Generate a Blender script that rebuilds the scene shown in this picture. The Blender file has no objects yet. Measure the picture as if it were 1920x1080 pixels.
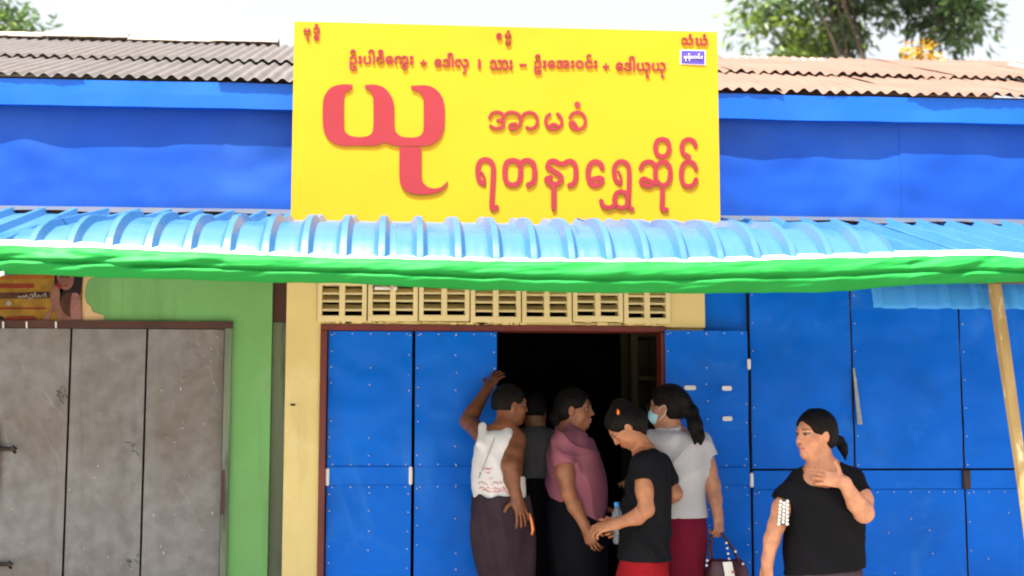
import bpy, bmesh, math, random
import numpy as np
from mathutils import Vector, Matrix, noise

random.seed(7)
scene = bpy.context.scene
COL = scene.collection

# ------------------------------------------------------------------ camera
CAM = Vector((0.0, -7.4, 1.45))
TILT = math.atan(268 / 2500.0)
YAW = math.radians(-4.8)
cam_d = bpy.data.cameras.new('camera')
cam_d.sensor_width = 36.0
cam_d.lens = 36.0 * 2500 / 1920
cam_d.clip_start = 0.05
cam_d.clip_end = 2000
cam_d.dof.use_dof = True
cam_d.dof.focus_distance = 7.0
cam_d.dof.aperture_fstop = 1.6
cam = bpy.data.objects.new('camera', cam_d)
cam.location = CAM
cam.rotation_euler = (math.radians(90) + TILT, 0, YAW)
COL.objects.link(cam)
scene.camera = cam

# ------------------------------------------------------------------ sky + sun
SUN_EL = math.radians(69)
TO_SUN = Vector((-math.sin(math.radians(42)) * math.cos(SUN_EL), -math.cos(math.radians(42)) * math.cos(SUN_EL), math.sin(SUN_EL)))
world = bpy.data.worlds.new('World')
scene.world = world
world.use_nodes = True
wn = world.node_tree
bg = wn.nodes['Background']
sky = wn.nodes.new('ShaderNodeTexSky')
sky.sky_type = 'NISHITA'
sky.sun_disc = False
sky.sun_elevation = SUN_EL
sky.sun_rotation = math.atan2(TO_SUN.x, TO_SUN.y)
sky.air_density = 1.0
sky.dust_density = 6.0
sky.ozone_density = 1.0
hsv = wn.nodes.new('ShaderNodeHueSaturation')
hsv.inputs['Saturation'].default_value = 0.25
wn.links.new(sky.outputs[0], hsv.inputs['Color'])
wn.links.new(hsv.outputs[0], bg.inputs['Color'])
bg.inputs['Strength'].default_value = 0.10
sun_d = bpy.data.lights.new('sun', 'SUN')
sun_d.energy = 5.0
sun_d.angle = math.radians(0.6)
sun_d.color = (1.0, 0.95, 0.87)
sun = bpy.data.objects.new('sun', sun_d)
sun.rotation_euler = (-TO_SUN).to_track_quat('-Z', 'Y').to_euler()
sun.location = (-3, -10, 12)
COL.objects.link(sun)

# ------------------------------------------------------------------ exposure
vs = scene.view_settings
vs.view_transform = 'Standard'
vs.look = 'None'
vs.gamma = 1.0
vs.exposure = 1.85
vs.use_curve_mapping = False
scene.cycles.pixel_filter_type = 'BLACKMAN_HARRIS'
scene.cycles.filter_width = 2.0

# ------------------------------------------------------------------ helpers
FW = Vector((-math.sin(YAW) * math.cos(TILT), math.cos(YAW) * math.cos(TILT), math.sin(TILT)))
RT = Vector((math.cos(YAW), math.sin(YAW), 0))
UP = RT.cross(FW)

def pix(px, py, Y):
    """real-world point on the vertical plane y = Y that photo pixel (px, py) shows"""
    d = FW + RT * ((px - 960) / 2500.0) + UP * ((540 - py) / 2500.0)
    return CAM + d * ((Y - CAM.y) / d.y)

def wx(px, Y=0.0, py=750):
    return pix(px, py, Y).x

def wz(py, Y=0.0, px=960):
    return pix(px, py, Y).z

def fbm(x, y, z=0.0, o=3):
    return noise.fractal(Vector((x, y, z)), 0.6, 2.0, o)

class MB:
    def __init__(s):
        s.v = []; s.f = []; s.m = []
    def add(s, vs_, fs_, mi=0):
        b = len(s.v)
        s.v += [tuple(p) for p in vs_]
        for f in fs_:
            s.f.append([b + i for i in f]); s.m.append(mi)
    def box(s, x0, x1, y0, y1, z0, z1, mi=0, bev=0.0):
        if bev <= 0:
            vs_ = [(x, y, z) for z in (z0, z1) for y in (y0, y1) for x in (x0, x1)]
            s.add(vs_, [(0, 2, 3, 1), (4, 5, 7, 6), (0, 1, 5, 4), (2, 6, 7, 3), (0, 4, 6, 2), (1, 3, 7, 5)], mi)
        else:
            bm = bmesh.new()
            bmesh.ops.create_cube(bm, size=1)
            for v in bm.verts:
                v.co = ((x0 + x1) / 2 + v.co.x * (x1 - x0), (y0 + y1) / 2 + v.co.y * (y1 - y0), (z0 + z1) / 2 + v.co.z * (z1 - z0))
            bmesh.ops.bevel(bm, geom=bm.edges[:], offset=bev, segments=1, affect='EDGES')
            bm.verts.index_update()
            s.add([v.co[:] for v in bm.verts], [[v.index for v in f.verts] for f in bm.faces], mi)
            bm.free()
    def grid(s, fn, nu, nv, mi=0, flip=False):
        vs_ = [fn(i / nu, j / nv) for j in range(nv + 1) for i in range(nu + 1)]
        fs_ = []
        for j in range(nv):
            for i in range(nu):
                a = j * (nu + 1) + i
                q = (a, a + 1, a + nu + 2, a + nu + 1)
                fs_.append(q[::-1] if flip else q)
        s.add(vs_, fs_, mi)
    def tube(s, pts, rad, n=8, mi=0, cap=True):
        pts = [Vector(p) for p in pts]
        if not hasattr(rad, '__len__'): rad = [rad] * len(pts)
        vs_ = []; fs_ = []
        for i, p in enumerate(pts):
            t = (pts[min(i + 1, len(pts) - 1)] - pts[max(i - 1, 0)]).normalized()
            a = t.cross(Vector((0, 0, 1)) if abs(t.z) < .9 else Vector((1, 0, 0))).normalized()
            b = t.cross(a)
            for k in range(n):
                an = 2 * math.pi * k / n
                vs_.append(p + (a * math.cos(an) + b * math.sin(an)) * rad[i])
        for i in range(len(pts) - 1):
            for k in range(n):
                fs_.append((i * n + k, i * n + (k + 1) % n, (i + 1) * n + (k + 1) % n, (i + 1) * n + k))
        if cap:
            fs_.append(tuple(range(n - 1, -1, -1))); fs_.append(tuple((len(pts) - 1) * n + k for k in range(n)))
        s.add(vs_, fs_, mi)
    def build(s, name, mats, parent=None, smooth=False, kind=None, thick=0.0):
        return mesh_obj(name, s.v, s.f, mats, parent, smooth, s.m, kind, thick)

WORLDPOS = {}
def mesh_obj(name, verts, faces, mats, parent=None, smooth=False, mi=None, kind=None, thick=0.0):
    me = bpy.data.meshes.new(name)
    arr = np.array(verts, dtype=float)
    c = (arr.min(0) + arr.max(0)) / 2
    c[2] = arr[:, 2].min()
    me.from_pydata((arr - c).tolist(), [], faces)
    if not isinstance(mats, (list, tuple)): mats = [mats]
    for m in mats: me.materials.append(m)
    if mi is not None and len(mats) > 1:
        me.polygons.foreach_set('material_index', mi)
    if smooth:
        me.polygons.foreach_set('use_smooth', [True] * len(me.polygons))
    me.update()
    o = bpy.data.objects.new(name, me)
    return put(o, Vector(c), parent, kind, thick)

def put(o, wloc, parent=None, kind=None, thick=0.0):
    COL.objects.link(o)
    WORLDPOS[o.name] = Vector(wloc)
    if parent is not None:
        o.parent = parent
        o.location = Vector(wloc) - WORLDPOS[parent.name]
    else:
        o.location = wloc
    if kind: o['kind'] = kind
    if thick:
        m = o.modifiers.new('solid', 'SOLIDIFY'); m.thickness = thick; m.offset = 0; m.use_rim = not o.data.polygons[0].use_smooth
    return o

def share(src, name, wloc, parent, rot=None):
    o = bpy.data.objects.new(name, src.data)
    put(o, wloc, parent)
    if rot is not None: o.rotation_euler = rot
    return o

def thing(name, label, cat, loc, group=None):
    o = bpy.data.objects.new(name, None)
    o.empty_display_size = 0.2
    put(o, loc)
    return tag(o, label, cat, group)

def tag(o, label, cat, group=None):
    o['label'] = label; o['category'] = cat
    if group: o['group'] = group
    return o

# ------------------------------------------------------------------ materials
MATS = {}
def mk(name, c1, c2=None, scale=4.0, rough=0.6, metal=0.0, bump=0.0, bscale=30.0, spec=0.5, stains=(), stretch=(1, 1, 1),
       attr=None, translucent=0.0, rvar=0.0, detail=6.0, coat=0.0, sheen=0.0, subsurf=0.0, alpha=None, transmission=0.0):
    if name in MATS: return MATS[name]
    m = bpy.data.materials.new(name); m.use_nodes = True
    nt = m.node_tree; N = nt.nodes; L = nt.links
    p = N['Principled BSDF']
    geo = N.new('ShaderNodeNewGeometry')
    mp = N.new('ShaderNodeMapping'); mp.inputs['Scale'].default_value = stretch
    L.new(geo.outputs['Position'], mp.inputs['Vector'])
    def nz(sc, det=detail, rg=0.55, dist=0.0, vec=mp.outputs[0]):
        t = N.new('ShaderNodeTexNoise'); t.inputs['Scale'].default_value = sc
        t.inputs['Detail'].default_value = det; t.inputs['Roughness'].default_value = rg; t.inputs['Distortion'].default_value = dist
        L.new(vec, t.inputs['Vector']); return t
    def mix(a, b, f, mode='MIX'):
        x = N.new('ShaderNodeMix'); x.data_type = 'RGBA'; x.blend_type = mode
        for sock, val in ((x.inputs[0], f), (x.inputs[6], a), (x.inputs[7], b)):
            if hasattr(val, 'is_linked') or hasattr(val, 'links'): L.new(val, sock)
            elif isinstance(val, (int, float)): sock.default_value = val
            else: sock.default_value = (*val, 1)
        return x.outputs[2]
    if attr:
        a = N.new('ShaderNodeAttribute'); a.attribute_name = attr
        col = a.outputs['Color']
        if c2:
            t = nz(scale); r = N.new('ShaderNodeMapRange'); r.inputs[1].default_value = .35; r.inputs[2].default_value = .65
            r.inputs[3].default_value = 0.82; r.inputs[4].default_value = 1.12
            L.new(t.outputs[0], r.inputs[0])
            col = mix(col, r.outputs[0], 1.0, 'MULTIPLY')
    elif c2:
        t = nz(scale)
        r = N.new('ShaderNodeMapRange'); r.inputs[1].default_value = .36; r.inputs[2].default_value = .64
        L.new(t.outputs[0], r.inputs[0])
        col = mix(c1, c2, r.outputs[0])
    else:
        rgb = N.new('ShaderNodeRGB'); rgb.outputs[0].default_value = (*c1, 1); col = rgb.outputs[0]
    for st in stains:                    # (colour, scale, lo, hi, amount)
        c, sc, lo, hi, am = st[:5]
        vec = mp.outputs[0]
        if len(st) > 5:
            m2 = N.new('ShaderNodeMapping'); m2.inputs['Scale'].default_value = st[5]; m2.inputs['Location'].default_value = (3.1, 7.7, 1.3)
            L.new(geo.outputs['Position'], m2.inputs['Vector']); vec = m2.outputs[0]
        if lo > hi:                      # thin scratch lines where the noise crosses one value
            t = nz(sc, 3, .5, 1.2, vec)
            q = N.new('ShaderNodeMath'); q.operation = 'SUBTRACT'; q.inputs[1].default_value = lo; L.new(t.outputs[0], q.inputs[0])
            q2 = N.new('ShaderNodeMath'); q2.operation = 'ABSOLUTE'; L.new(q.outputs[0], q2.inputs[0])
            r = N.new('ShaderNodeMapRange'); r.inputs[1].default_value = 0; r.inputs[2].default_value = hi; r.inputs[3].default_value = am; r.inputs[4].default_value = 0
            t2 = nz(sc * 1.7, 2, .5, 0, vec); r2 = N.new('ShaderNodeMapRange'); r2.inputs[1].default_value = .5; r2.inputs[2].default_value = .62; L.new(t2.outputs[0], r2.inputs[0])
            L.new(q2.outputs[0], r.inputs[0])
            q3 = N.new('ShaderNodeMath'); q3.operation = 'MULTIPLY'; L.new(r.outputs[0], q3.inputs[0]); L.new(r2.outputs[0], q3.inputs[1])
            col = mix(col, c, q3.outputs[0]); continue
        t = nz(sc, 8, .62, .3, vec)
        r = N.new('ShaderNodeMapRange'); r.inputs[1].default_value = lo; r.inputs[2].default_value = hi; r.inputs[4].default_value = am
        L.new(t.outputs[0], r.inputs[0])
        col = mix(col, c, r.outputs[0])
    L.new(col, p.inputs['Base Color'])
    p.inputs['Roughness'].default_value = rough
    if rvar:
        t = nz(scale * 2.3, 5); r = N.new('ShaderNodeMapRange'); r.inputs[1].default_value = .3; r.inputs[2].default_value = .7
        r.inputs[3].default_value = max(0.03, rough - rvar); r.inputs[4].default_value = min(1, rough + rvar)
        L.new(t.outputs[0], r.inputs[0]); L.new(r.outputs[0], p.inputs['Roughness'])
    p.inputs['Metallic'].default_value = metal
    p.inputs['Specular IOR Level'].default_value = spec
    if coat:
        p.inputs['Coat Weight'].default_value = coat; p.inputs['Coat Roughness'].default_value = .15
    if sheen:
        p.inputs['Sheen Weight'].default_value = sheen; p.inputs['Sheen Roughness'].default_value = .5
    if subsurf:
        p.inputs['Subsurface Weight'].default_value = subsurf
        p.inputs['Subsurface Radius'].default_value = (.012, .004, .002)
    if transmission:
        p.inputs['Transmission Weight'].default_value = transmission
    if bump:
        t = nz(bscale, 5)
        b = N.new('ShaderNodeBump'); b.inputs['Strength'].default_value = min(1, bump); b.inputs['Distance'].default_value = 0.01 * max(1, bump)
        L.new(t.outputs[0], b.inputs['Height']); L.new(b.outputs[0], p.inputs['Normal'])
    if translucent:
        out = N['Material Output']
        tr = N.new('ShaderNodeBsdfTranslucent'); L.new(col, tr.inputs['Color'])
        ms = N.new('ShaderNodeMixShader'); ms.inputs[0].default_value = translucent
        L.new(p.outputs[0], ms.inputs[1]); L.new(tr.outputs[0], ms.inputs[2]); L.new(ms.outputs[0], out.inputs['Surface'])
    MATS[name] = m
    return m

M_ground = mk('dusty_ground', (.33, .29, .235), (.26, .225, .18), 1.5, .95, bump=.5, bscale=25, stains=[((.38, .34, .28), .6, .5, .7, .7)])
M_pave = mk('worn_concrete', (.33, .315, .29), (.27, .255, .235), 2.5, .9, bump=.4, bscale=60, stains=[((.18, .16, .14), 1.2, .55, .75, .7)])
M_blue = mk('blue_enamel', (.0, .142, .70), (.0, .115, .59), 2.0, .42, spec=.12, bump=.12, bscale=5, rvar=.12,
            stains=[((.001, .092, .44), 1.6, .54, .72, .7), ((.07, .24, .62), 2.2, .62, .78, .6, (1.4, 1, .7)), ((.16, .28, .5), 26, .68, .8, .45), ((.04, .22, .68), 1.3, .5, .05, .3, (1.2, 1, .6)), ((.04, .2, .66), 3.0, .52, .03, .2, (.6, 1, 1.3))])
M_blue2 = mk('blue_upper_sheet', (.002, .060, .36), (.0015, .048, .31), 1.4, .5, spec=.22, bump=.03, bscale=6, rvar=.1,
             stains=[((.02, .09, .35), .8, .48, .70, .6)])
M_fascia = mk('blue_fascia', (.003, .088, .44), (.005, .10, .47), 1.8, .42, spec=.3, rvar=.1)
M_awn = mk('sky_blue_sheet', (.024, .10, .225), (.03, .11, .24), 1.2, .3, rvar=.12, stains=[((.085, .16, .235), 3, .6, .75, .35)])
M_yellow = mk('cream_yellow_plaster', (.68, .56, .25), (.63, .51, .21), 2.2, .85, spec=.2, bump=.15, bscale=35,
              stains=[((.50, .40, .20), .9, .58, .8, .5), ((.35, .29, .2), 9, .68, .8, .5), ((.42, .33, .17), 6, .55, .72, .55, (1, 1, .1)), ((.76, .68, .42), 2.5, .56, .74, .5)])
M_vent = mk('pale_vent_concrete', (.72, .62, .34), (.66, .55, .28), 3, .85, spec=.2, bump=.2, bscale=50)
M_green = mk('green_plaster', (.16, .375, .135), (.14, .335, .112), 1.8, .85, spec=.15, bump=.15, bscale=40,
             stains=[((.16, .25, .10), 1.3, .55, .78, .6), ((.07, .15, .05), 7, .66, .8, .5), ((.10, .17, .075), 5, .54, .72, .6, (1, 1, .1)), ((.26, .42, .22), 2.2, .56, .74, .5)])
M_oldgreen = mk('weathered_green_grey', (.17, .21, .14), (.12, .145, .105), 4, .9, bump=.4, bscale=50, stretch=(1, 1, .25),
                stains=[((.05, .05, .045), 6, .58, .72, .8)])
M_brown = mk('dark_brown_wood', (.07, .022, .014), (.045, .015, .01), 4, .7, bump=.2, bscale=40, stretch=(1, 1, .3))
M_maroon = mk('maroon_paint', (.145, .016, .011), (.10, .012, .009), 5, .5, bump=.12, bscale=40, stains=[((.06, .02, .015), 12, .6, .75, .6)])
M_cream = mk('old_cream_paint', (.55, .38, .2), (.48, .33, .17), 6, .9)
M_galv = mk('weathered_galvanised', (.225, .222, .224), (.17, .167, .167), 13, .62, metal=.1, spec=.25, bump=.12, bscale=70, rvar=.12,
            stains=[((.13, .10, .076), .9, .48, .68, .85), ((.10, .065, .042), 1.6, .56, .72, .7), ((.09, .085, .08), 4, .55, .7, .6, (1, 1, .12)), ((.30, .30, .305), 3, .55, .75, .5, (1, 1, .2)), ((.30, .30, .30), 2.6, .5, .012, .35, (1, 1, .5)), ((.34, .34, .34), 34, .66, .73, .55),
                    ((.16, .155, .15), 9, .6, .72, .4, (1, 1, .35))])
M_rust = mk('orange_rust', (.20, .09, .03), (.13, .06, .025), 20, .9)
M_iron = mk('dark_iron', (.035, .028, .024), (.06, .04, .03), 20, .6, metal=.6)
M_rivet = mk('bare_rivets', (.55, .56, .58), None, rough=.4, metal=.4)
M_white = mk('white_paint', (.78, .77, .74), (.68, .67, .63), 12, .6)
M_greyroof = mk('grey_corrugated', (.092, .080, .076), (.072, .061, .057), 2.6, .62, metal=.15, rvar=.1,
                stains=[((.095, .073, .06), 1.1, .52, .7, .7), ((.04, .032, .027), 5, .62, .76, .5)])
M_rustroof = mk('rusty_corrugated', (.145, .082, .058), (.118, .064, .044), 2.2, .8, metal=.05,
                stains=[((.115, .055, .034), 1.0, .5, .7, .6), ((.17, .135, .115), 1.7, .6, .75, .5), ((.08, .042, .028), 7, .66, .78, .6)])
M_ridge = mk('ridge_mortar', (.34, .275, .23), (.26, .2, .165), 5, .9, bump=.3, bscale=40)
M_signy = mk('yellow_acrylic', (.54, .285, .010), (.52, .27, .009), .8, .4, spec=.2, stains=[((.44, .21, .012), 1.6, .56, .8, .35), ((.4, .24, .04), 14, .68, .8, .3)])
M_signedge = mk('sign_edge', (.8, .72, .4), None, rough=.5)
M_letter = mk('red_acrylic', (.27, .015, .022), (.25, .012, .018), 3, .28, spec=.6)
M_label = mk('violet_label', (.07, .04, .28), None, rough=.4)
M_tarp = mk('green_tarpaulin', (.016, .31, .055), (.013, .265, .043), 3, .6, spec=.2, bump=.2, bscale=30, translucent=.3, rvar=.08)
M_sun_strip = mk('painted_sunlit_white', (.80, .82, .78), None, rough=.5)  # white that stands in for sunlight on the tarpaulin's top edge
M_pole = mk('pale_timber', (.36, .25, .10), (.27, .18, .065), 9, .8, bump=.3, bscale=50, stretch=(1, 1, .3),
            stains=[((.66, .58, .42), 26, .58, .68, .7), ((.2, .12, .06), 14, .66, .76, .7)])
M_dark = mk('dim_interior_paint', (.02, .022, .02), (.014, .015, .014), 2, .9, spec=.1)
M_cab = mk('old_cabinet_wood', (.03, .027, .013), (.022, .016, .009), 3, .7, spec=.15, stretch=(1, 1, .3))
M_flash = mk('grey_flashing', (.035, .045, .07), (.028, .035, .055), 3, .7)
M_bark = mk('bark', (.10, .075, .055), (.06, .045, .035), 8, .95, bump=.6, bscale=30, stretch=(1, 1, .3))
# ================================================================== SETTING
PV = 0.10        # pavement height
g = MB(); g.grid(lambda u, v: (-400 + 800 * u, -400 + 800 * v, 0.0), 8, 8)
o = g.build('ground', M_ground); o['kind'] = 'structure'
g = MB()
g.grid(lambda u, v: (-6 + 14 * u, -1.9 + 1.88 * v, PV + .004 * fbm(u * 9, v * 2)), 56, 8)
g.box(-6, 8, -1.98, -1.9, -.05, PV + .006)
o = g.build('pavement', M_pave); o['kind'] = 'structure'

XL, XR = -3.3, 4.9             # ends of the shop row that are built
X_GREEN_R = wx(535)            # green shop ends
X_DOOR_L, X_DOOR_R = wx(600), wx(1246)
X_YEL_R = wx(1322)
Z_EAVE, Z_FT, Z_FB, Z_CLAD = 3.375, 3.37, 3.225, 2.665

# ------------------------------------------------------------------ dented sheet and corrugated sheet makers
def dented(name, x0, x1, z0, z1, y, mat, parent, amp=.012, fs=2.2, res=.03, seed=0.0, sag=0.0):
    nu, nv = max(2, int((x1 - x0) / res)), max(2, int((z1 - z0) / res))
    def fn(u, v):
        x = x0 + (x1 - x0) * u; z = z0 + (z1 - z0) * v
        e = min(1, min(v, 1 - v) * 6 + .25)
        d = fbm(x * fs + seed, z * fs * 1.3, seed, 3) + .5 * abs(fbm(x * fs * .7 + 9 + seed, z * fs + 4, 2, 2))
        return (x, y - amp * d * e, z + sag * fbm(x * 1.7, seed, 1, 2) * (1 - v))
    b = MB(); b.grid(fn, nu, nv)
    return b.build(name, mat, parent, smooth=True, thick=.002)

def corr_sheet(name, x0, x1, ya, za, yb, zb, mat, parent, pitch=.076, h=.011, wob=.0, skew=0.0, seed=0):
    """round-corrugated roof sheet from the low edge (ya, za) to the high edge (yb, zb)"""
    per = 8
    n = int(round((x1 - x0) / pitch * per))
    nv = 6
    L = math.hypot(yb - ya, zb - za); ny, nz_ = -(zb - za) / L, (yb - ya) / L
    def fn(u, v):
        x = x0 + (x1 - x0) * u
        k = h * math.sin(2 * math.pi * x / pitch) + wob * fbm(x * 1.9 + seed, v * 1.5, seed) + wob * 1.3 * fbm(x * 5 + seed, 0, 3) * max(0, 1 - v * 4)
        e = wob * .8 * fbm(x * 3, seed, 5) * (1 - v)
        return (x + skew * v, ya + (yb - ya) * v + ny * k - e, za + (zb - za) * v + nz_ * k)
    b = MB(); b.grid(fn, n, nv)
    return b.build(name, mat, parent, smooth=True, thick=.0018)

def rivets(name, pts, r, parent, mat=None):
    b = MB()
    for (x, y, z) in pts:
        ring = [(x + r * math.cos(a), y, z + r * math.sin(a)) for a in [k * math.pi / 3 for k in range(6)]]
        top = [(x + .55 * r * math.cos(a), y - r * .5, z + .55 * r * math.sin(a)) for a in [k * math.pi / 3 for k in range(6)]]
        b.add(ring + top, [(k, (k + 1) % 6, 6 + (k + 1) % 6, 6 + k) for k in range(6)] + [(6, 7, 8, 9, 10, 11)])
    return b.build(name, mat or M_rivet, parent, kind='stuff')

def roof(parent, x0, x1, mat, wob, seed):
    tanp = math.tan(math.radians(19.7))
    ya, za = -.072, Z_EAVE + .014
    lap_y, top_y = 1.02, 2.62
    w = .76
    x = x0; i = 0
    while x < x1 - .05:
        e = min(x1, x + w)
        j = (i * 37 % 11 - 5) * .0012
        corr_sheet('roof_sheet', x, e + .03, ya + j * 2, za + j * 2 * tanp + .0015 * (i % 2), lap_y + .12, za + (lap_y + .12 - ya) * tanp + .0015 * (i % 2), mat, parent, wob=wob, seed=seed + i)
        corr_sheet('roof_sheet', x, e + .03, lap_y + j, za + (lap_y + j - ya) * tanp + .022 + .0015 * (i % 2), top_y, za + (top_y - ya) * tanp + .018 + .0015 * (i % 2), mat, parent, wob=wob, seed=seed + i + .5)
        x = e; i += 1
    # purlins and rear slope so that the roof stands as a body
    b = MB()
    for yy in (.05, 1.0, 2.3):
        zz = za + (yy - ya) * tanp - .075
        b.box(x0, x1, yy, yy + .05, zz, zz + .05)
    b.build('purlins', M_brown, parent)
    b = MB()
    zt = za + (top_y - ya) * tanp
    b.grid(lambda u, v: (x0 + (x1 - x0) * u, top_y + .02 + 2.7 * v, zt + .015 - 2.7 * tanp * v), 4, 2)
    b.build('rear_slope', mat, parent, thick=.002)
    return top_y, zt

# ================================================================== GREEN SHOP (left)
green = thing('green_shop', 'green plastered shop with grey sheet-metal doors, left of the yellow sign', 'shop', (-2.0, 0, 0))
xg0, xg1 = XL, wx(507)
zdt = wz(606, 0, 300)                      # top of the door opening
b = MB()
b.box(wx(432), xg1, 0.0, .22, 0, 2.62)     # pier
b.box(XL, wx(432), 0.0, .22, zdt, 2.62)    # band over the doors
b.build('wall', M_green, green)
b = MB(); b.box(xg1 + .002, wx(535) - .002, .05, .2, 0, wz(606)); b.build('pilaster', M_oldgreen, green)
b = MB(); b.box(xg1 + .002, wx(535) - .002, .035, .2, wz(606) + .002, 2.62); b.build('timber_post', M_brown, green)
# door frame, thin and chipped
b = MB()
nfr = 46
def frame_top(u, v):
    x = XL + (wx(434) - XL) * u
    return (x, -.012, wz(616, 0, 300) + (wz(603, 0, 300) - wz(616, 0, 300)) * v + (.006 * fbm(x * 9, v) if v > .5 else 0))
b.grid(frame_top, nfr, 1)
b.build('door_head', M_brown, green, thick=.03)
b = MB()
b.grid(lambda u, v: (wx(420) + (wx(433) - wx(420)) * u + (.004 * fbm(v * 30, 3) if u > .5 else 0), -.01, (wz(616, 0, 300)) * v), 1, 60)
b.build('door_jamb', M_oldgreen, green, thick=.03)
b = MB(); b.grid(lambda u, v: (wx(421) + .012 * u + .004 * fbm(v * 12, 1), -.028, wz(962) + (wz(880) - wz(962)) * v), 1, 8); b.build('rust_streak', M_brown, green, thick=.003)
# three sheet doors
seams = [-420, -170, 129.5, 272.5, 420]
for i in range(4):
    x0, x1 = wx(seams[i], .02) + .006, wx(seams[i + 1], .02) - .006
    d = dented('door_sheet', x0, x1, .12, wz(617, 0, 300), .02, M_galv, green, amp=.006, fs=1.6, seed=i * 5.0)
    pts = []
    for k in range(24):
        z = .3 + k * .07
        pts += [(x0 + .018, .012, z), (x1 - .018, .012, z)]
    if i > 9: rivets('nails', pts, .0035, d, M_iron)
    if i == 1:
        pass
b = MB(); b.box(XL, wx(434), .06, .1, 0, wz(606)); b.build('door_backing', M_iron, green)
# latches on the left leaf
for (px, py) in ((14, 842), (6, 1058)):
    p = pix(px, py, -.01)
    b = MB()
    b.tube([p + Vector((-.09, 0, .002)), p + Vector((.03, 0, 0))], .011, 8)
    b.tube([p + Vector((.028, -.012, .012)), p + Vector((.048, -.016, -.002)), p + Vector((.04, -.01, -.018))], .012, 8)
    b.box(p.x - .11, p.x - .06, p.y - .012, p.y + .03, p.z - .03, p.z + .03, bev=.004)
    b.build('latch', M_iron, green, smooth=False)
# rust bloom (flat flaking patch) on the left leaf
b = MB()
c = pix(-6, 870, .008)
ring = []
for k in range(40):
    a = k * math.tau / 40
    r = 1 + .35 * fbm(math.cos(a) * 2, math.sin(a) * 2, 4)
    ring.append((c.x + .02 * r * math.cos(a), .0035, c.z + .22 * r * math.sin(a)))
b.add(ring + [(c.x, .003, c.z)], [(k, 40, (k + 1) % 40) for k in range(40)])
b.build('rust_patch', M_rust, green)
# dark scrawled tally marks and white paint specks on the sheets
M_mark = mk('pencil_mark', (.04, .04, .042), None, rough=.8)
for (cx_, cy_) in ((115, 744), (252, 842), (250, 1052), (118, 738)):
    rn = random.Random(cx_ + cy_); b = MB()
    for k in range(7):
        p = pix(cx_ + rn.uniform(-10, 10), cy_ + rn.uniform(-14, 14), .004); q_ = p + Vector((rn.uniform(-.03, .03), 0, rn.uniform(-.025, .025)))
        b.tube([(p.x, .0065, p.z), ((p.x + q_.x) / 2 + rn.uniform(-.008, .008), .0065, (p.z + q_.z) / 2), (q_.x, .0065, q_.z)], .0016, 4)
    b.build('scrawl', M_mark, green, kind='stuff')
rn = random.Random(9); b = MB()
for k in range(40):
    px_, py_ = (rn.uniform(285, 412), rn.uniform(630, 1060)) if k < 30 else (rn.uniform(10, 260), rn.uniform(860, 1070))
    p = pix(px_, py_, .01); r_ = rn.uniform(.0015, .004); e_ = rn.choice((1, 1, 1, 2.6))
    b.add([(p.x + r_ * math.cos(t_), .0075, p.z + e_ * r_ * math.sin(t_)) for t_ in [j * math.tau / 7 for j in range(7)]], [tuple(range(7))])
b.build('paint_specks', mk('dull_white_specks', (.42, .42, .41), None, rough=.8), green, kind='stuff')
# bare cream patch where an older poster hung
b = MB()
outl = [(150, 500), (240, 500), (236, 520), (222, 518), (208, 519), (186, 518), (170, 521), (163, 528), (160, 541), (159, 556), (163, 569), (170, 574), (174, 584), (184, 588), (196, 592), (193, 600), (150, 602)]
pts = [pix(x, y, -.004) for x, y in outl]
b.add(pts, [tuple(range(len(pts)))])
b.build('paint_patch', M_cream, green)

# ================================================================== GOLD SHOP (middle)
gold = thing('gold_shop', 'cream yellow shop front with vent blocks above an open blue folding door', 'shop', (.5, 0, 0))
zb0, zb1 = wz(606, 0, 920), wz(532, 0, 920)
xv0, xv1 = wx(592), wx(1257)
b = MB()
b.box(wx(535), X_DOOR_L, -.03, .2, 0, zb0)
b.box(wx(535), xv0, -.0301, .2, zb0, 2.62)
b.box(xv0, xv1, -.0302, .2, zb1, 2.62)
b.box(xv1, X_YEL_R, -.03, .2, wz(615, 0, 1290), 2.62)
b.box(X_DOOR_L, xv1, -.028, .2, wz(612), zb0 + .003)
b.box(X_DOOR_R + .003, X_YEL_R, .02, .2, 0, wz(615, 0, 1290) - .002)
b.build('wall', M_yellow, gold)
b = MB(); p = pix(549, 759, -.034); b.tube([(p.x - .012, -.034, p.z), (p.x + .012, -.034, p.z - .001)], .006, 6); b.build('nail', M_iron, gold)
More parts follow.
